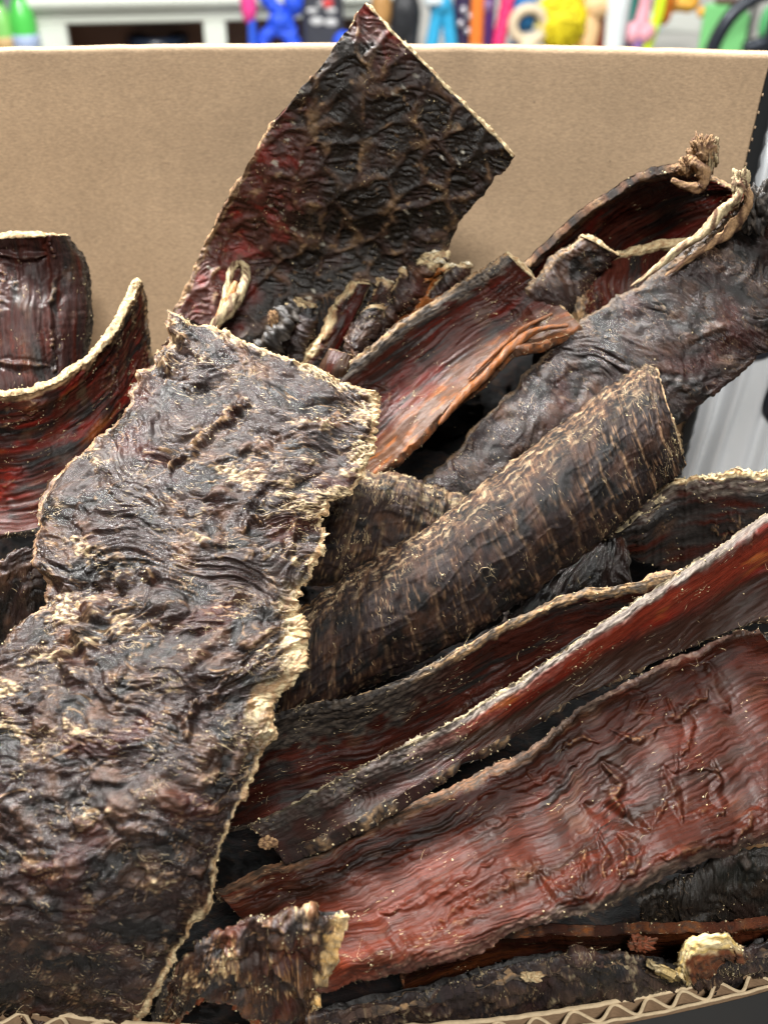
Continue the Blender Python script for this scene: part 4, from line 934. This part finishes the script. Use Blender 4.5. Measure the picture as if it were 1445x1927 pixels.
Kk = sheet('dried_meat_strip', 'broad flat maroon strip with wrinkled folds filling the lower right', 'dried meat',
      [(1425, 1180, 15, 1640, 1540, 24), (1335, 1206, 18, 1530, 1565, 25), (1225, 1258, 19, 1415, 1590, 26), (1112, 1318, 19, 1285, 1632, 27), (1000, 1402, 16, 1140, 1706, 28), (860, 1472, 15, 1010, 1742, 28), (720, 1537, 15, 880, 1802, 26), (580, 1602, 14, 750, 1828, 23), (400, 1672, 10, 600, 1868, 14)],
      'membrane', dict(c0=np.array((.034, .0095, .0055)), c1=np.array((.062, .0135, .007)), c2=np.array((.013, .0065, .0045)), fold=.30, amp=1.0, foldtan=.15), bulge=-4, prof='par', th=3.4, seed=62, rag=.55, rimc={0: GD, 1: (GRY, TAN), 2: (BRN, TAN), 3: (GRY, TAN)},
      bands=[('L', 5.0, GRY * .5, np.array((.17, .10, .06)), lambda U, V: sm(.3, .55, U)), ('L', 3.0, BLK * 2.5, GRY, lambda U, V: sm(.6, .4, U)), ('R', 3.0, BLK * 3, GRY)], tint=tintK, hairs=300, crumb=160, roll=[('R', 6, 5), ('L', 5, 4)], hair_mat=M_HAIR, step=2.0, folds=FK)
# --- front
Tt = sheet('dried_meat_strip', 'black finely crinkled strip under the broad maroon strip at the right border', 'dried meat',
      [(1540, 1570, 8, 1540, 1745, -8), (1440, 1590, 8, 1440, 1752, -8), (1350, 1612, 7, 1350, 1755, -8), (1280, 1650, 4, 1290, 1755, -8), (1200, 1690, -4, 1210, 1740, -12)],
      'rough', dict(cream=.2, amp=.9), bulge=5, th=3, seed=70, rag=.6, rimc=DK, hairs=150, crumb=40, hair_mat=M_HAIRD, tint=lambda Cc, U, V, S, T: mixc(Cc * .6, np.array((.02, .021, .017)), .5 + 0 * U))
Ss = sheet('dried_meat_strip', 'orange-red smooth strip low in front, behind the cardboard edge', 'dried meat',
      [(1540, 1725, 1, 1540, 1800, -10), (1435, 1748, 2, 1440, 1810, -10), (1320, 1752, 2, 1330, 1830, -10), (1180, 1758, 1, 1190, 1840, -12), (1040, 1752, -1, 1050, 1850, -14), (900, 1775, -4, 900, 1870, -16), (760, 1830, -6, 760, 1900, -18)],
      'membrane', dict(c0=np.array((.075, .020, .009)), c1=np.array((.15, .042, .014)), c2=BRN * .35, orange=.35, fold=.4), tint=lambda Cc, U, V, S, T: Cc * (.35 + .65 * sm(.55, .15, U))[..., None], bulge=-3, prof='par', th=2.6, seed=72, rag=.5, rimc=(BRN, ORG * .5), hairs=100, crumb=60)
Rr = sheet('dried_meat_strip', 'rough black and grey strip along the corrugated front edge', 'dried meat',
      [(1540, 1745, 5, 1540, 1850, -16), (1440, 1772, 5, 1440, 1860, -16), (1340, 1800, 2, 1340, 1890, -16), (1240, 1806, 6, 1240, 1905, -15), (1130, 1790, 8, 1130, 1920, -15), (1000, 1802, 8, 1000, 1935, -15), (860, 1842, 6, 860, 1950, -16), (720, 1880, 4, 720, 1960, -16), (580, 1910, 0, 580, 1970, -18)],
      'rough', dict(cream=.72, amp=.9, lumpy=lambda U, V: .6 + 0 * U), bulge=5, th=3, seed=74, rag=.6, rimc=(GRY, TAN), hairs=900, crumb=260, tint=lambda Cc, U, V, S, T: mixc(Cc, np.array((.035, .035, .038)), .35 + 0 * U))
YEL = np.array((.60, .42, .15))
sheet('dried_meat_scrap', 'curled yellow fatty scrap with brown hollow lying on the strip at the front edge', 'dried meat',
      [(1276, 1822, 8, 1290, 1846, 2), (1284, 1790, 13, 1305, 1846, 3), (1302, 1762, 16, 1335, 1838, 3), (1340, 1752, 17, 1362, 1826, 3), (1372, 1758, 14, 1385, 1814, 2), (1392, 1790, 7, 1402, 1806, 1)],
      'membrane', dict(c0=np.array((.14, .045, .02)), c1=np.array((.22, .08, .035)), c2=BRN * .8, fold=.9, amp=1.8), bulge=5, prof='arc', th=2.2, seed=75, rag=1.3, bands=[('L', 6.0, CRM * .9, YEL), ('0', 3.0, CRM * .9, YEL)], rimc={0: (CRM, YEL), 1: (BRN, ORG * .5), 2: (TAN, BRN), 3: (CRM, YEL)}, strong=(0, 3), rimw=.7, rimamp=1.1, hairs=40, crumb=40, fuzz=120, step=1.7, group='small scraps between the strips')
sheet('dried_meat_scrap', 'small pale yellow crumpled bit left of the curled fatty scrap', 'dried meat',
      [(1215, 1806, 9, 1228, 1822, 6), (1245, 1812, 11, 1250, 1838, 5), (1275, 1828, 9, 1280, 1846, 4)], 'membrane', dict(c0=YEL, c1=CRM * .8, c2=TAN, fold=.9, amp=1.1), bulge=2, th=1.6, seed=76, rag=.6, rimc=(CRM, YEL), hairs=10, crumb=20, fuzz=40, step=1.7, group='small scraps between the strips')
knob(Rr, 'fat_knob', 1000, 1838, 8, 1.3, (CRM, TAN), 79, .9, (1.6, .7, .7))
knob(Ss, 'folded_tip', 1205, 1776, 4, 1.8, (np.array((.20, .06, .03)), BRN), 80, .9, (1.4, .7, .9), M_MEMB, None, .8)
Qq = sheet('dried_meat_scrap', 'lumpy grey scrap with yellow fat beside the big slab at the front edge', 'dried meat',
      [(318, 1850, 14, 296, 1960, -16), (360, 1790, 22, 345, 1915, 2), (420, 1745, 26, 410, 1880, 12, 6), (500, 1722, 28, 478, 1925, 6, 6), (575, 1712, 29, 545, 1960, -6, 6), (656, 1720, 28, 590, 1940, -4, 4)],
      'rough', dict(cream=.78, amp=1.2, lumpy=lambda U, V: .9 + 0 * U), bulge=5, th=3.6, seed=82, rag=.6, rimc={0: DK, 1: (ORG * .7, MAR), 2: (CRM, np.array((.60, .42, .16))), 3: (TAN, BRN)}, bands=[('R', 4.0, np.array((.24, .06, .03)), ORG * .6, lambda U, V: sm(.75, .55, U)), ('1', 3.0, CRM, np.array((.58, .40, .16)))],
      hairs=300, crumb=240, fuzz=350, tint=lambda Cc, U, V, S, T: mixc(Cc * np.array((1.15, 1., .85)), np.array((.045, .042, .042)), sm(.2, .5, fbm(S / 9, T / 9, 2, 83)) * .6), group='small scraps between the strips', folds=[([(440, 1760), (455, 1800)], 16, 2.2, .9), ([(425, 1790), (470, 1800)], 12, 1.8, .8), ([(520, 1820), (560, 1850), (575, 1890)], 15, 2.4, .9), ([(600, 1790), (575, 1810)], 10, 1.5, .8), ([(500, 1740), (540, 1745)], 9, 1.4, .5)])
# --- the big slab in front, left
def boostD(U, V, S, T, sd):
    g = .38 * np.exp(-((V - .20 - .06 * fbm(S / 20, T * 0, 2, 5)) / .10) ** 2) * sm(.24, .34, U) * sm(.72, .6, U)
    g = g + .30 * sm(.30, .2, U) * sm(.45, .8, V) + .2 * np.exp(-((U - .43) / .028) ** 2) + .45 * sm(.80, .98, V) * sm(.75, .6, U) + .5 * sm(.03, .0, U) + .6 * sm(.16, .04, U) * sm(.18, .02, V) + .35 * np.exp(-((U - .17 - .06 * V) / .03) ** 2) * sm(.2, .5, V)
    return g - .04 * sm(.6, .8, U)
def tintD(Cc, U, V, S, T):
    m = sm(.86, .97, V + .05 * fbm(S / 8, T / 4, 3, 110)) * sm(.35, .45, U) * sm(.70, .60, U)
    lum = Cc.sum(-1)
    Cc = Cc * (.72 + .28 * sm(.1, .4, lum))[..., None] * np.array((.98, .96, .95))
    return mixc(Cc, mixc(np.broadcast_to(TAN, Cc.shape).copy(), CRM, sm(-.2, .3, fbm(S / 4, T / 2, 3, 111))), m * .9)
Dd = sheet('dried_meat_slab', 'largest wrinkled dark slab with straight cream top edge, front left', 'dried meat',
      [(316, 580, 38, 706, 744, 42, 3), (304, 640, 39, 708, 790, 43, 4), (262, 706, 40, 700, 850, 43, 5), (215, 792, 40, 668, 915, 43, 6), (120, 880, 40, 608, 962, 43, 7), (70, 955, 38, 616, 1000, 42, 8), (64, 1040, 37, 592, 1070, 42, 8), (90, 1118, 36, 562, 1140, 42, 8),
       (25, 1185, 36, 572, 1195, 42, 8), (-40, 1250, 36, 572, 1260, 42, 9), (-80, 1310, 36, 508, 1322, 41, 9), (-90, 1375, 36, 522, 1385, 40, 9), (-100, 1450, 34, 480, 1455, 38, 9), (-110, 1560, 30, 440, 1560, 34, 9), (-115, 1690, 22, 396, 1690, 27, 8), (-120, 1800, 10, 335, 1805, 17, 6), (-125, 1900, -8, 272, 1905, 2, 3), (-130, 1960, -20, 240, 1965, -14, 2)],
      'rough', dict(cream=.50, amp=1.0, boost=boostD, lumpy=lambda U, V: .7 * sm(.44, .58, U) + .6 * sm(.35, .1, V) * sm(.2, .35, U) * sm(.6, .45, U)), th=2.8, seed=90, rag=.6, rimc={0: (CRM, TAN), 1: (CRM, TAN), 2: DK, 3: (TAN, BRN)}, bands=[('R', 2.0, TAN, CRM), ('0', 1.0, TAN, CRM), ('L', 2.0, BRN, TAN, lambda U, V: sm(.5, .4, U))],
      tint=tintD, hairs=5000, crumb=450, fuzz=900, step=2.0, folds=[([(320, 880), (370, 840), (410, 800), (470, 765)], 9, 1.8, .9), ([(372, 1320), (352, 1365), (356, 1400)], 8, 1.6, .7), ([(150, 1150), (300, 1105), (430, 1140), (540, 1180)], 16, -1.0, 0), ([(470, 1235), (420, 1290), (395, 1320)], 6, 1.2, .5), ([(455, 1000), (475, 975), (495, 990)], 7, 1.5, .9), ([(540, 1050), (560, 990), (610, 980)], 7, 1.4, .8), ([(340, 628), (352, 640)], 15, 2.4, .5), ([(318, 600), (330, 612)], 16, 2.0, .9), ([(308, 660), (318, 700)], 14, 2.0, .9), ([(226, 1085), (230, 1105)], 13, 2.4, .5), ([(195, 1078), (186, 1095)], 12, 2.2, .4), ([(165, 1140), (180, 1152)], 15, 2.2, .6), ([(150, 1195), (170, 1215)], 16, 2.4, .2), ([(278, 1070), (290, 1095)], 9, 1.6, .9), ([(120, 1250), (150, 1280)], 14, 2.0, .5), ([(60, 1100), (80, 1120)], 16, 2.0, .4)])
# --- filler strips added in the gaps, coloured near black as painted shade
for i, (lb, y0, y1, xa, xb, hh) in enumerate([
    ('filler strip coloured as dark shade deep behind the small scraps at the tall slab foot', 585, 800, 330, 1000, -22),
    ('filler strip coloured as dark shade in the gap under the mahogany strip', 650, 960, 640, 1180, -34),
    ('filler strip coloured as dark shade deep under the ribbed roll and the crinkled strip', 860, 1160, -120, 1100, -34),
    ('filler strip coloured as dark shade in the gap left of the long red strip', 980, 1290, 820, 1560, -34),
    ('filler strip coloured as dark shade in the gap beside the big slab waist', 1200, 1520, 200, 1200, -34),
    ('filler strip coloured as dark shade deep under the narrow strip tip beside the big slab', 1400, 1720, 150, 1400, -26),
    ('filler strip coloured as dark shade below the broad maroon strip', 1640, 1860, 700, 1560, -24),
    ('filler strip coloured as dark shade at the bottom behind the corrugated edge under the lumpy grey scrap', 1700, 1965, 60, 800, -24)]):
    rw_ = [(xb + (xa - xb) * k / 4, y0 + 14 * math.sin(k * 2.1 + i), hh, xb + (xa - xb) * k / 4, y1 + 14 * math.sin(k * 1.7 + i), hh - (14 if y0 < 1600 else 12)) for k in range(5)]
    sheet('dried_meat_strip', lb, 'dried meat', rw_, 'fibrous', dict(angle=.1, pale=.3), bulge=4, th=3, seed=150 + i * 3, step=4.5, hairs=60, crumb=30, fuzz=40, rimc=(BLK, BLK), tint=lambda Cc, U, V, S, T: Cc * .16, hair_mat=M_HAIRD, dull=.5)  # tint takes the pigment down to painted gap shade
# ================================================================== beside and behind the box
# white pleated sack with black dots, right of the box
SACK_TOP = float(at(1440, 176, 395)[2])
ws = empty('white_sack', 'white pleated sack with round black marks standing right of the box', 'sack', (190, 400, FLOOR_Z))
wb_ = base_of(ws)
M_SACK = plain('white_woven_plastic', (.62, .64, .66), .4, .05, 40, 0, .5)
nx2, nz2 = 420, 40
X = np.linspace(84, 420, nx2)[:, None]; Z = np.linspace(FLOOR_Z, SACK_TOP, nz2)[None]
def sack_y(X, Z):
    k = (Z - FLOOR_Z) / (SACK_TOP - FLOOR_Z)
    q = X - 14 * k
    return 395 - 3.2 * np.sin(q / 1.55 + .8 + .6 * np.sin(q / 7)) * (.6 + .4 * np.sin(q / 5.2)) - 5 * np.sin(q / 11) + 5 * fbm(X / 40, Z / 90, 2, 5) + (X - 84) * .12  # fine pleats shaped to give light and dark bands
G = np.stack([X + 0 * Z, sack_y(X, Z), Z + 0 * X], -1)
GB = G + np.array([0, 60, 0])
V = np.concatenate([G.reshape(-1, 3), GB.reshape(-1, 3)])
i0 = np.arange(nx2 * nz2).reshape(nx2, nz2)
def wall(a, b): return np.stack([a[:-1], a[1:], b[1:], b[:-1]], -1)
F = np.concatenate([grid_faces(nx2, nz2), grid_faces(nx2, nz2, nx2 * nz2, True), wall(i0[0], i0[0] + nx2 * nz2), wall(i0[-1], i0[-1] + nx2 * nz2), wall(i0[:, -1], i0[:, -1] + nx2 * nz2)])
make_obj('sack_body', mesh_np('sack_body', V - wb_, F, M_SACK, True), ws)
M_DOT = plain('black_ink', (.012, .014, .02), .35, .2, 30)
def ray_at_y(px, py):
    y = 395.0
    for _ in range(12):
        p = at(px, py, y); y = float(sack_y(np.array([[p[0]]]), np.array([[p[2]]]))[0, 0])
    return at(px, py, y)
for px, py, r in ((1428, 628, 10.5), (1478, 738, 12.5)):
    c = ray_at_y(px, py)
    n = 40; rr = np.linspace(0, 1, 8)[:, None]; a = np.linspace(0, 2 * np.pi, n)[None]
    x_ = c[0] + r * rr * np.cos(a); z_ = c[2] + r * 1.15 * rr * np.sin(a)
    me = mesh_np('printed_dot', np.stack([x_, sack_y(x_, z_) - .7, z_], -1).reshape(-1, 3) - wb_, grid_faces(8, n), M_DOT, True)
    make_obj('printed_dot', me, ws)

# ---- shop behind: everything stands about 1.9 m away, out of focus
YB = 1900.0
def bx(px): return float(at(px, 60, YB)[0])
def bz(py): return float(at(722, py, YB)[2])
SH = bz(175)                                   # shelf the toys stand on
wl = box('shop_wall', (0, 2330, 1100), (3600, 30, 2200), plain('grey_wall_paint', (.32, .36, .36), .7, .08, 4), None, 0, 1); wl['kind'] = 'structure'
fl_ = box('floor', (0, 1500, -10), (5000, 6000, 20), plain('shop_floor', (.22, .20, .18), .5, .2, 6), None, 0, 1); fl_['kind'] = 'structure'
# shelf unit under the toys
su = empty('display_shelf', 'pale grey metal display shelf carrying the coloured toys', 'shelf', (bx(980), 2050, 0))
M_SHELF = plain('grey_metal', (.50, .49, .46), .4, .06, 10)
box('shelf_board', (bx(980), 2010, SH - 12), (bx(1560) - bx(470), 420, 22), M_SHELF, su, 0, 3)
box('back_board', (bx(980), 2235, SH + 60), (bx(1560) - bx(470), 12, 500), M_SHELF, su, 0, 2)
for px in (480, 1550): box('upright', (bx(px), 2220, SH * .5 + 180), (30, 40, SH + 360), M_SHELF, su, 0, 3)
box('price_rail', (bx(1300), 2095, bz(72)), (150, 12, 34), plain('rail_pale', (.62, .62, .58), .4, .05), su, 0, 2)
box('price_card', (bx(1268), 2086, bz(72)), (46, 3, 28), plain('card_pale_blue', (.55, .68, .74), .4, .25, 90), su, 0, .5)

# white cabinet
M_WHITE = plain('white_paint', (.74, .77, .68), .35, .03, 8)
M_BROWN = plain('dark_stained_wood', (.22, .115, .075), .45, .35, 14)
cbx = empty('white_cabinet', 'white painted cabinet with dark brown openings behind the box', 'cabinet', (bx(300), 2050, 0))
RZ = .16
def cab(name, lx, lz, sx, sz, ly=0, sy=30, mat=None, bev=3):
    # local x from cabinet's left corner, y depth, rotated
    ox, oy = bx(60), 1925.0
    cxl = lx + sx / 2; cyl = ly + sy / 2
    X_ = ox + cxl * math.cos(RZ) - cyl * math.sin(RZ); Y_ = oy + cxl * math.sin(RZ) + cyl * math.cos(RZ)
    return box(name, (X_, Y_, lz - sz / 2), (sx, sy, sz), mat or M_WHITE, cbx, RZ, bev)
zt = bz(6)
cab('cabinet_top', -18, zt + 8, 660, 20, -22, 190, None, 7)
cab('top_moulding', -8, zt - 12, 640, 8, -10, 170, None, 3)
cab('top_rail', 0, zt - 20, 620, 17)
cab('stile', 0, zt - 37, 52, zt - 37)
cab('stile', 287, zt - 37, 40, zt - 37)
cab('stile', 570, zt - 37, 52, zt - 37)
cab('back_panel', 0, zt - 20, 620, zt - 20, 130, 14, M_BROWN)
cab('side_panel', 0, zt - 20, 14, zt - 20, 30, 100)
cab('side_panel', 606, zt - 20, 14, zt - 20, 30, 100)
cab('inner_shelf', 14, zt - 190, 592, 16, 32, 97, M_BROWN)
cab('plinth', 0, 60, 620, 60)
bo = lathe('dark_bowl', at(302, 118, 2045), [(18, 0), (40, 8), (54, 26), (58, 48), (52, 47), (10, 10)], plain('navy_enamel', (.012, .02, .04), .3, .2, 20))
bo['label'] = 'dark navy bowl inside the white cabinet opening'; bo['category'] = 'bowl'

# green bottles on a side stand at the far left
M_GRN = plain('green_plastic', (.10, .62, .10), .3, .06, 12, 0, .5, 0, .3); M_GRN2 = plain('lime_plastic', (.26, .62, .16), .3, .06, 12, 0, .5, 0, .3)
zs = bz(112)
std = box('side_stand', (bx(0), 1935, zs / 2), (150, 150, zs), plain('pale_laminate', (.55, .55, .5), .5, .05), None, 0, 4)
std['label'] = 'pale side stand under the green bottles left of the white cabinet'; std['category'] = 'stand'
for px, k, lab, lm in ((45, 1.0, 'green spray bottle with pale blue label beside the white cabinet', plain('label_blue', (.45, .55, .80), .4, .25, 40)), (4, .9, 'lime bottle with orange and white label at the far left edge', plain('label_orange', (.75, .45, .2), .4, .5, 45))):
    c = np.array([bx(px), 1905, zs])
    bt = empty('green_bottle', lab, 'bottle', c)
    lathe('bottle_body', c, [(20 * k, 0), (22 * k, 4), (22 * k, 58 * k), (20 * k, 72 * k), (13 * k, 90 * k), (10 * k, 96 * k)], M_GRN if k == 1 else M_GRN2, bt)
    lathe('bottle_cap', c + np.array([0, 0, 96 * k]), [(11 * k, 0), (11 * k, 20 * k), (8 * k, 26 * k), (4 * k, 30 * k)], M_GRN, bt)
    lathe('bottle_label', c + np.array([0, 0, 6]), [(22.3 * k, 0), (22.4 * k, 26 * k), (22.2 * k, 34 * k)], lm, bt)

# toys on the shelf, left to right
def toy(name, label, px, y=YB):
    return empty(name, label, 'pet toy', (bx(px), y, SH), 'pet toys on the shelf behind')
def TM(n, c, r=.55, v=.2, b=.0006): return plain(n, c, r, v, 120, b)
def P(px, py, dy=0): return np.array([bx(px), YB + dy, bz(py)])
def rope(root, pts, rad, mat, name='rope_strand', k=3):
    for j in range(k):
        q = []
        pa = crom(np.array([P(*p) for p in pts]), 24)
        for i, p in enumerate(pa):
            a = i * .9 + j * 2 * math.pi / k
            q.append(p + np.array([math.cos(a) * rad * .55, math.sin(a) * rad * .55, 0]))
        tube(name, q, rad * .72, mat, root, 8, 60)
t = toy('rope_toy', 'bright blue knotted rope toy just right of the cabinet', 520)
m_ = TM('blue_rope', (.02, .09, .72))
rope(t, [(485, 175), (488, 120), (492, 80), (515, 58), (545, 70), (560, 110), (562, 175)], 11, m_)
rope(t, [(545, 175), (548, 90), (540, 40), (515, 10), (495, -20)], 11, m_)
blob('rope_knot', P(530, 40), (22, 20, 18), m_, t, 3, .3)
blob('rope_knot', P(556, 5), (18, 18, 20), m_, t, 4, .3)
t = toy('plush_toy', 'hot pink plush peeking out between the cabinet and the blue rope', 470)
blob('body', P(474, 6, -20), (13, 14, 30), TM('hot_pink', (.85, .06, .28)), t, 2, .15)
blob('leg', P(478, 110, -20), (9, 12, 80), TM('blue_leg', (.02, .09, .6)), t, 3, .1)
t = toy('toy_package', 'dark toy package with pale prints left of the tall slab tip', 608)
M_PK = TM('pack_dark', (.035, .037, .05)); M_PP = TM('pack_print', (.55, .55, .55))
box('card', (bx(608), YB, (SH + bz(-60)) / 2), (70, 26, bz(-60) - SH), M_PK, t, 0, 8)
for (x, y, w_, h_) in ((590, 18, 20, 8), (625, 18, 18, 8), (598, 38, 22, 12), (624, 40, 22, 12), (612, 6, 24, 6)):
    blob('printed_paw', P(x, y, -14), (w_ / 2, 2, h_ / 2), M_PP, t, x, .2)
blob('printed_badge', P(619, 4, -15), (9, 2, 7), TM('badge_red', (.6, .05, .05)), t, 9, .2)
t = toy('ball_toy', 'small blue ball beside the dark toy package', 648)
blob('ball', P(646, 78, -8), (18, 18, 18), m_, t, 5, .05); box('ball_stand', P(646, 130, -8), (26, 26, bz(92) - SH), m_, t)
t = toy('plush_toy', 'tan plush toy right behind the tip of the tall slab', 722)
blob('body', P(718, 20), (18, 18, 34), TM('tan_plush', (.42, .22, .07)), t, 6, .15); blob('foot', P(716, 110), (18, 20, 56), TM('tan_plush_leg', (.40, .2, .07)), t, 7, .1)
t = toy('plush_toy', 'black plush toy with long legs beside the tan plush', 765)
m_ = TM('black_plush', (.016, .017, .02))
blob('body', P(762, 28), (26, 20, 40), m_, t, 8, .2)
for x in (748, 776): tube('leg', [P(x, 40), P(x - 3, 90), P(x + 2, 172)], [13, 12, 14], m_, t)
t = toy('plush_toy', 'teal blue two-legged plush toy', 832)
m_ = TM('teal_plush', (.03, .36, .62))
blob('head', P(828, 10), (20, 18, 16), m_, t, 11, .2)
for a, b in ((825, 812), (838, 850)): tube('leg', [P(a, 12), P((a + b) / 2, 50), P(b, 100), P(b, 172)], [12, 11, 12, 13], m_, t)
blob('collar', P(815, 2, -8), (18, 14, 8), TM('pale_grey_plush', (.55, .6, .62)), t, 12, .2)
t = toy('beaded_toy', 'dark purple toy with shiny round beads', 873)
m_ = TM('dark_purple', (.03, .016, .06))
box('body', (bx(872), YB + 20, (SH + bz(-40)) / 2), (34, 30, bz(-40) - SH), m_, t, 0, 10)
for x, y in ((870, 18), (882, 30), (866, 44), (880, 58)): blob('bead', P(x, y, -2), (6, 6, 6), plain('silver_bead', (.6, .58, .62), .15, .1, 20, 0, .5, .6), t, x, .02)
t = toy('tube_toy', 'orange upright tube toy', 897)
lathe('tube', (bx(896), YB - 6, SH), [(11, 0), (12, 20), (12, 150), (11, 170), (8, 180)], TM('orange_rubber', (.78, .20, .03), .4), t)
lathe('tube_band', (bx(896), YB - 6, SH + 60), [(12.6, 0), (12.8, 10), (12.6, 20)], TM('tan_band', (.5, .3, .15)), t)
t = toy('tube_toy', 'violet upright stick toy', 918)
lathe('tube', (bx(917), YB, SH), [(11, 0), (11, 170), (9, 180)], TM('violet_rubber', (.08, .025, .15), .45), t); blob('tip', P(915, 10, -6), (10, 10, 12), TM('violet_tip', (.2, .12, .26)), t, 3, .1)
t = toy('rope_toy', 'hot pink straight rope toy beside the blue plush', 942)
rope(t, [(936, 175), (938, 90), (946, 40), (955, -30)], 10, TM('pink_rope', (.80, .03, .16)))
t = toy('plush_toy', 'deep blue plush toy above the cream ring', 985)
m_ = TM('deep_blue_plush', (.015, .16, .42))
blob('body', P(984, 22, 10), (24, 22, 34), m_, t, 14, .2); blob('leg', P(978, 112, 20), (14, 16, 60), m_, t, 15, .15)
t = toy('ring_toy', 'cream round chew ring in front of the blue plush', 1000)
m_ = TM('cream_rubber', (.66, .53, .36), .45)
tube('ring', [P(992 + 30 * math.cos(a), 44 + 30 * math.sin(a), -16) for a in np.linspace(0, 6.2, 20)], 9, m_, t, 14, 60)
lathe('ring_foot', (bx(992), YB - 16, SH), [(16, 0), (14, bz(72) - SH)], m_, t)
t = toy('plush_toy', 'shaggy bright yellow plush toy', 1056)
m_ = TM('yellow_shag', (.90, .66, .01), .7, .25)
rg = np.random.RandomState(3)
blob('body', P(1056, 38), (38, 32, 44), m_, t, 16, .28, 4, 50, 70); blob('lower_body', P(1060, 128), (30, 28, 48), m_, t, 17, .2, 4)
D = rg.randn(900, 3); D /= np.linalg.norm(D, axis=1, keepdims=True)
s_ = strands(P(1056, 38) + D * np.array([38, 32, 44]), D, np.cross(D, rg.randn(900, 3)), 900, 16, 2.6, 4, 1.5, rg)
o_ = make_obj('shaggy_pile', mesh_np('shaggy_pile', s_[0] - base_of(t), s_[1], m_, False), t, 'stuff')
t = toy('plush_toy', 'pale peach plush toy right of the yellow one', 1112)
m_ = TM('peach_plush', (.82, .52, .26), .7)
blob('head', P(1116, 10), (24, 22, 22), m_, t, 18, .12); blob('body', P(1106, 60, 4), (20, 20, 46), m_, t, 19, .15); blob('leg', P(1096, 130), (14, 16, 46), TM('orange_plush', (.85, .35, .08)), t, 20, .1)
t = toy('tube_toy', 'small red upright toy behind the white bottle', 1134)
lathe('tube', (bx(1131), YB + 30, SH), [(10, 0), (12, 40), (12, 120), (6, 132)], TM('red_rubber', (.62, .06, .03)), t)
t = toy('squeeze_toy', 'white bottle-shaped squeaky toy', 1157)
m_ = plain('white_rubber', (.72, .76, .76), .3, .04, 20)
lathe('bottle_body', (bx(1155), YB - 10, SH), [(15, 0), (17, 60), (18, 95), (20, 130), (21, 168), (17, 180), (19, 188), (19, 204), (12, 210)], m_, t)
t = toy('squeeze_toy', 'teal green flat toy behind the pink bone', 1184)
box('body', (bx(1186), YB + 30, (SH + bz(-40)) / 2), (30, 20, bz(-40) - SH), TM('sea_green', (.04, .40, .34)), t, 0, 8)
t = toy('bone_toy', 'pale pink upright bone toy', 1200)
m_ = TM('pale_pink', (.85, .38, .44), .45)
tube('shaft', [P(1207, -40), P(1206, 10), P(1203, 48)], [11, 10, 13], m_, t)
for x, y in ((1190, 62), (1213, 60)): blob('bone_lobe', P(x, y), (17, 15, 18), m_, t, x, .06)
lathe('stand', (bx(1201), YB, SH), [(12, 0), (10, bz(70) - SH)], TM('violet_stand', (.16, .08, .25)), t)
t = toy('tube_toy', 'dull violet stub toy under the teal flat toy', 1172)
lathe('tube', (bx(1171), YB + 6, SH), [(9, 0), (10, 70), (10, bz(58) - SH), (5, bz(52) - SH)], TM('violet_stub', (.22, .13, .34)), t)
t = toy('strap_toy', 'lime yellow hanging strap', 1228)
tube('strap', [P(1236, -60), P(1234, 20), P(1226, 60), P(1216, 110), P(1212, 172)], [9, 9, 10, 9, 9], TM('lime_webbing', (.62, .86, .02)), t, 12, 40, .4)
t = toy('plush_toy', 'orange fluffy plush right of the lime strap', 1256)
blob('body', P(1253, 12, 40), (17, 16, 34), TM('orange_fluff', (.80, .22, .02)), t, 22, .2)
tube('hanging_cord', [P(1253, -60, 40), P(1253, -30, 40), P(1253, -10, 40)], 2, M_DOT, t)
t = toy('chew_toy', 'light orange chunky chew toy above the price rail', 1290)
m_ = TM('light_orange', (.86, .42, .06))
blob('body', P(1288, 14, 60), (34, 18, 15), m_, t, 23, .3); blob('knob', P(1330, 30, 50), (9, 9, 9), m_, t, 24, .1)
tube('hanging_cord', [P(1288, -60, 60), P(1288, -30, 60), P(1288, 2, 60)], 2, M_DOT, t)
ct = empty('metal_stool', 'dark curved metal frame in front of the green board', 'stool', (bx(1370), YB - 80, 0))
m_ = plain('dark_steel', (.03, .035, .045), .28, .15, 20, 0, .5, .4)
tube('curved_leg', [P(1318, 300, -80), P(1312, 160, -80), P(1318, 80, -80), P(1340, 22, -80), P(1372, -10, -80), P(1420, -30, -80)], [12, 12, 12, 12, 11, 11], m_, ct)
tube('curved_leg', [P(1412, 300, -80), P(1416, 160, -80), P(1420, 80, -80), P(1426, 20, -80), P(1432, -40, -80)], [13, 13, 13, 12, 12], m_, ct)
tube('cross_bar', [P(1372, 75, -90), P(1400, 70, -88), P(1420, 66, -84)], [10, 13, 12], m_, ct)
for px in (1318, 1412):
    a = P(px, 300, -80); tube('leg_foot', [a, a * np.array([1, 1, .5]), np.array([a[0], a[1], 2])], [12, 12, 12], m_, ct)
gb = empty('green_board', 'light green board with notched edge at the top right', 'board', (bx(1365), YB + 10, SH))
m_ = plain('light_green_board', (.20, .56, .20), .45, .05, 12)
box('board', (bx(1362), YB + 10, (SH + bz(8)) / 2), (74, 14, bz(8) - SH), m_, gb, 0, 5)
box('notch_tab', (bx(1396), YB + 10, (SH + bz(26)) / 2), (22, 12, bz(26) - SH), m_, gb, 0, 4)
box('brown_cap', (bx(1372), YB + 10, bz(3)), (60, 18, 8), plain('brown_cap', (.12, .06, .04), .5), gb, 0, 2)
t = toy('chew_toy', 'green and dark red chew toy at the right end of the shelf', 1448)
blob('body', P(1450, 50, 20), (16, 16, 30), TM('leaf_green', (.10, .45, .16)), t, 26, .15); blob('foot', P(1450, 120, 20), (22, 18, 40), TM('dark_red', (.25, .06, .05)), t, 27, .15)
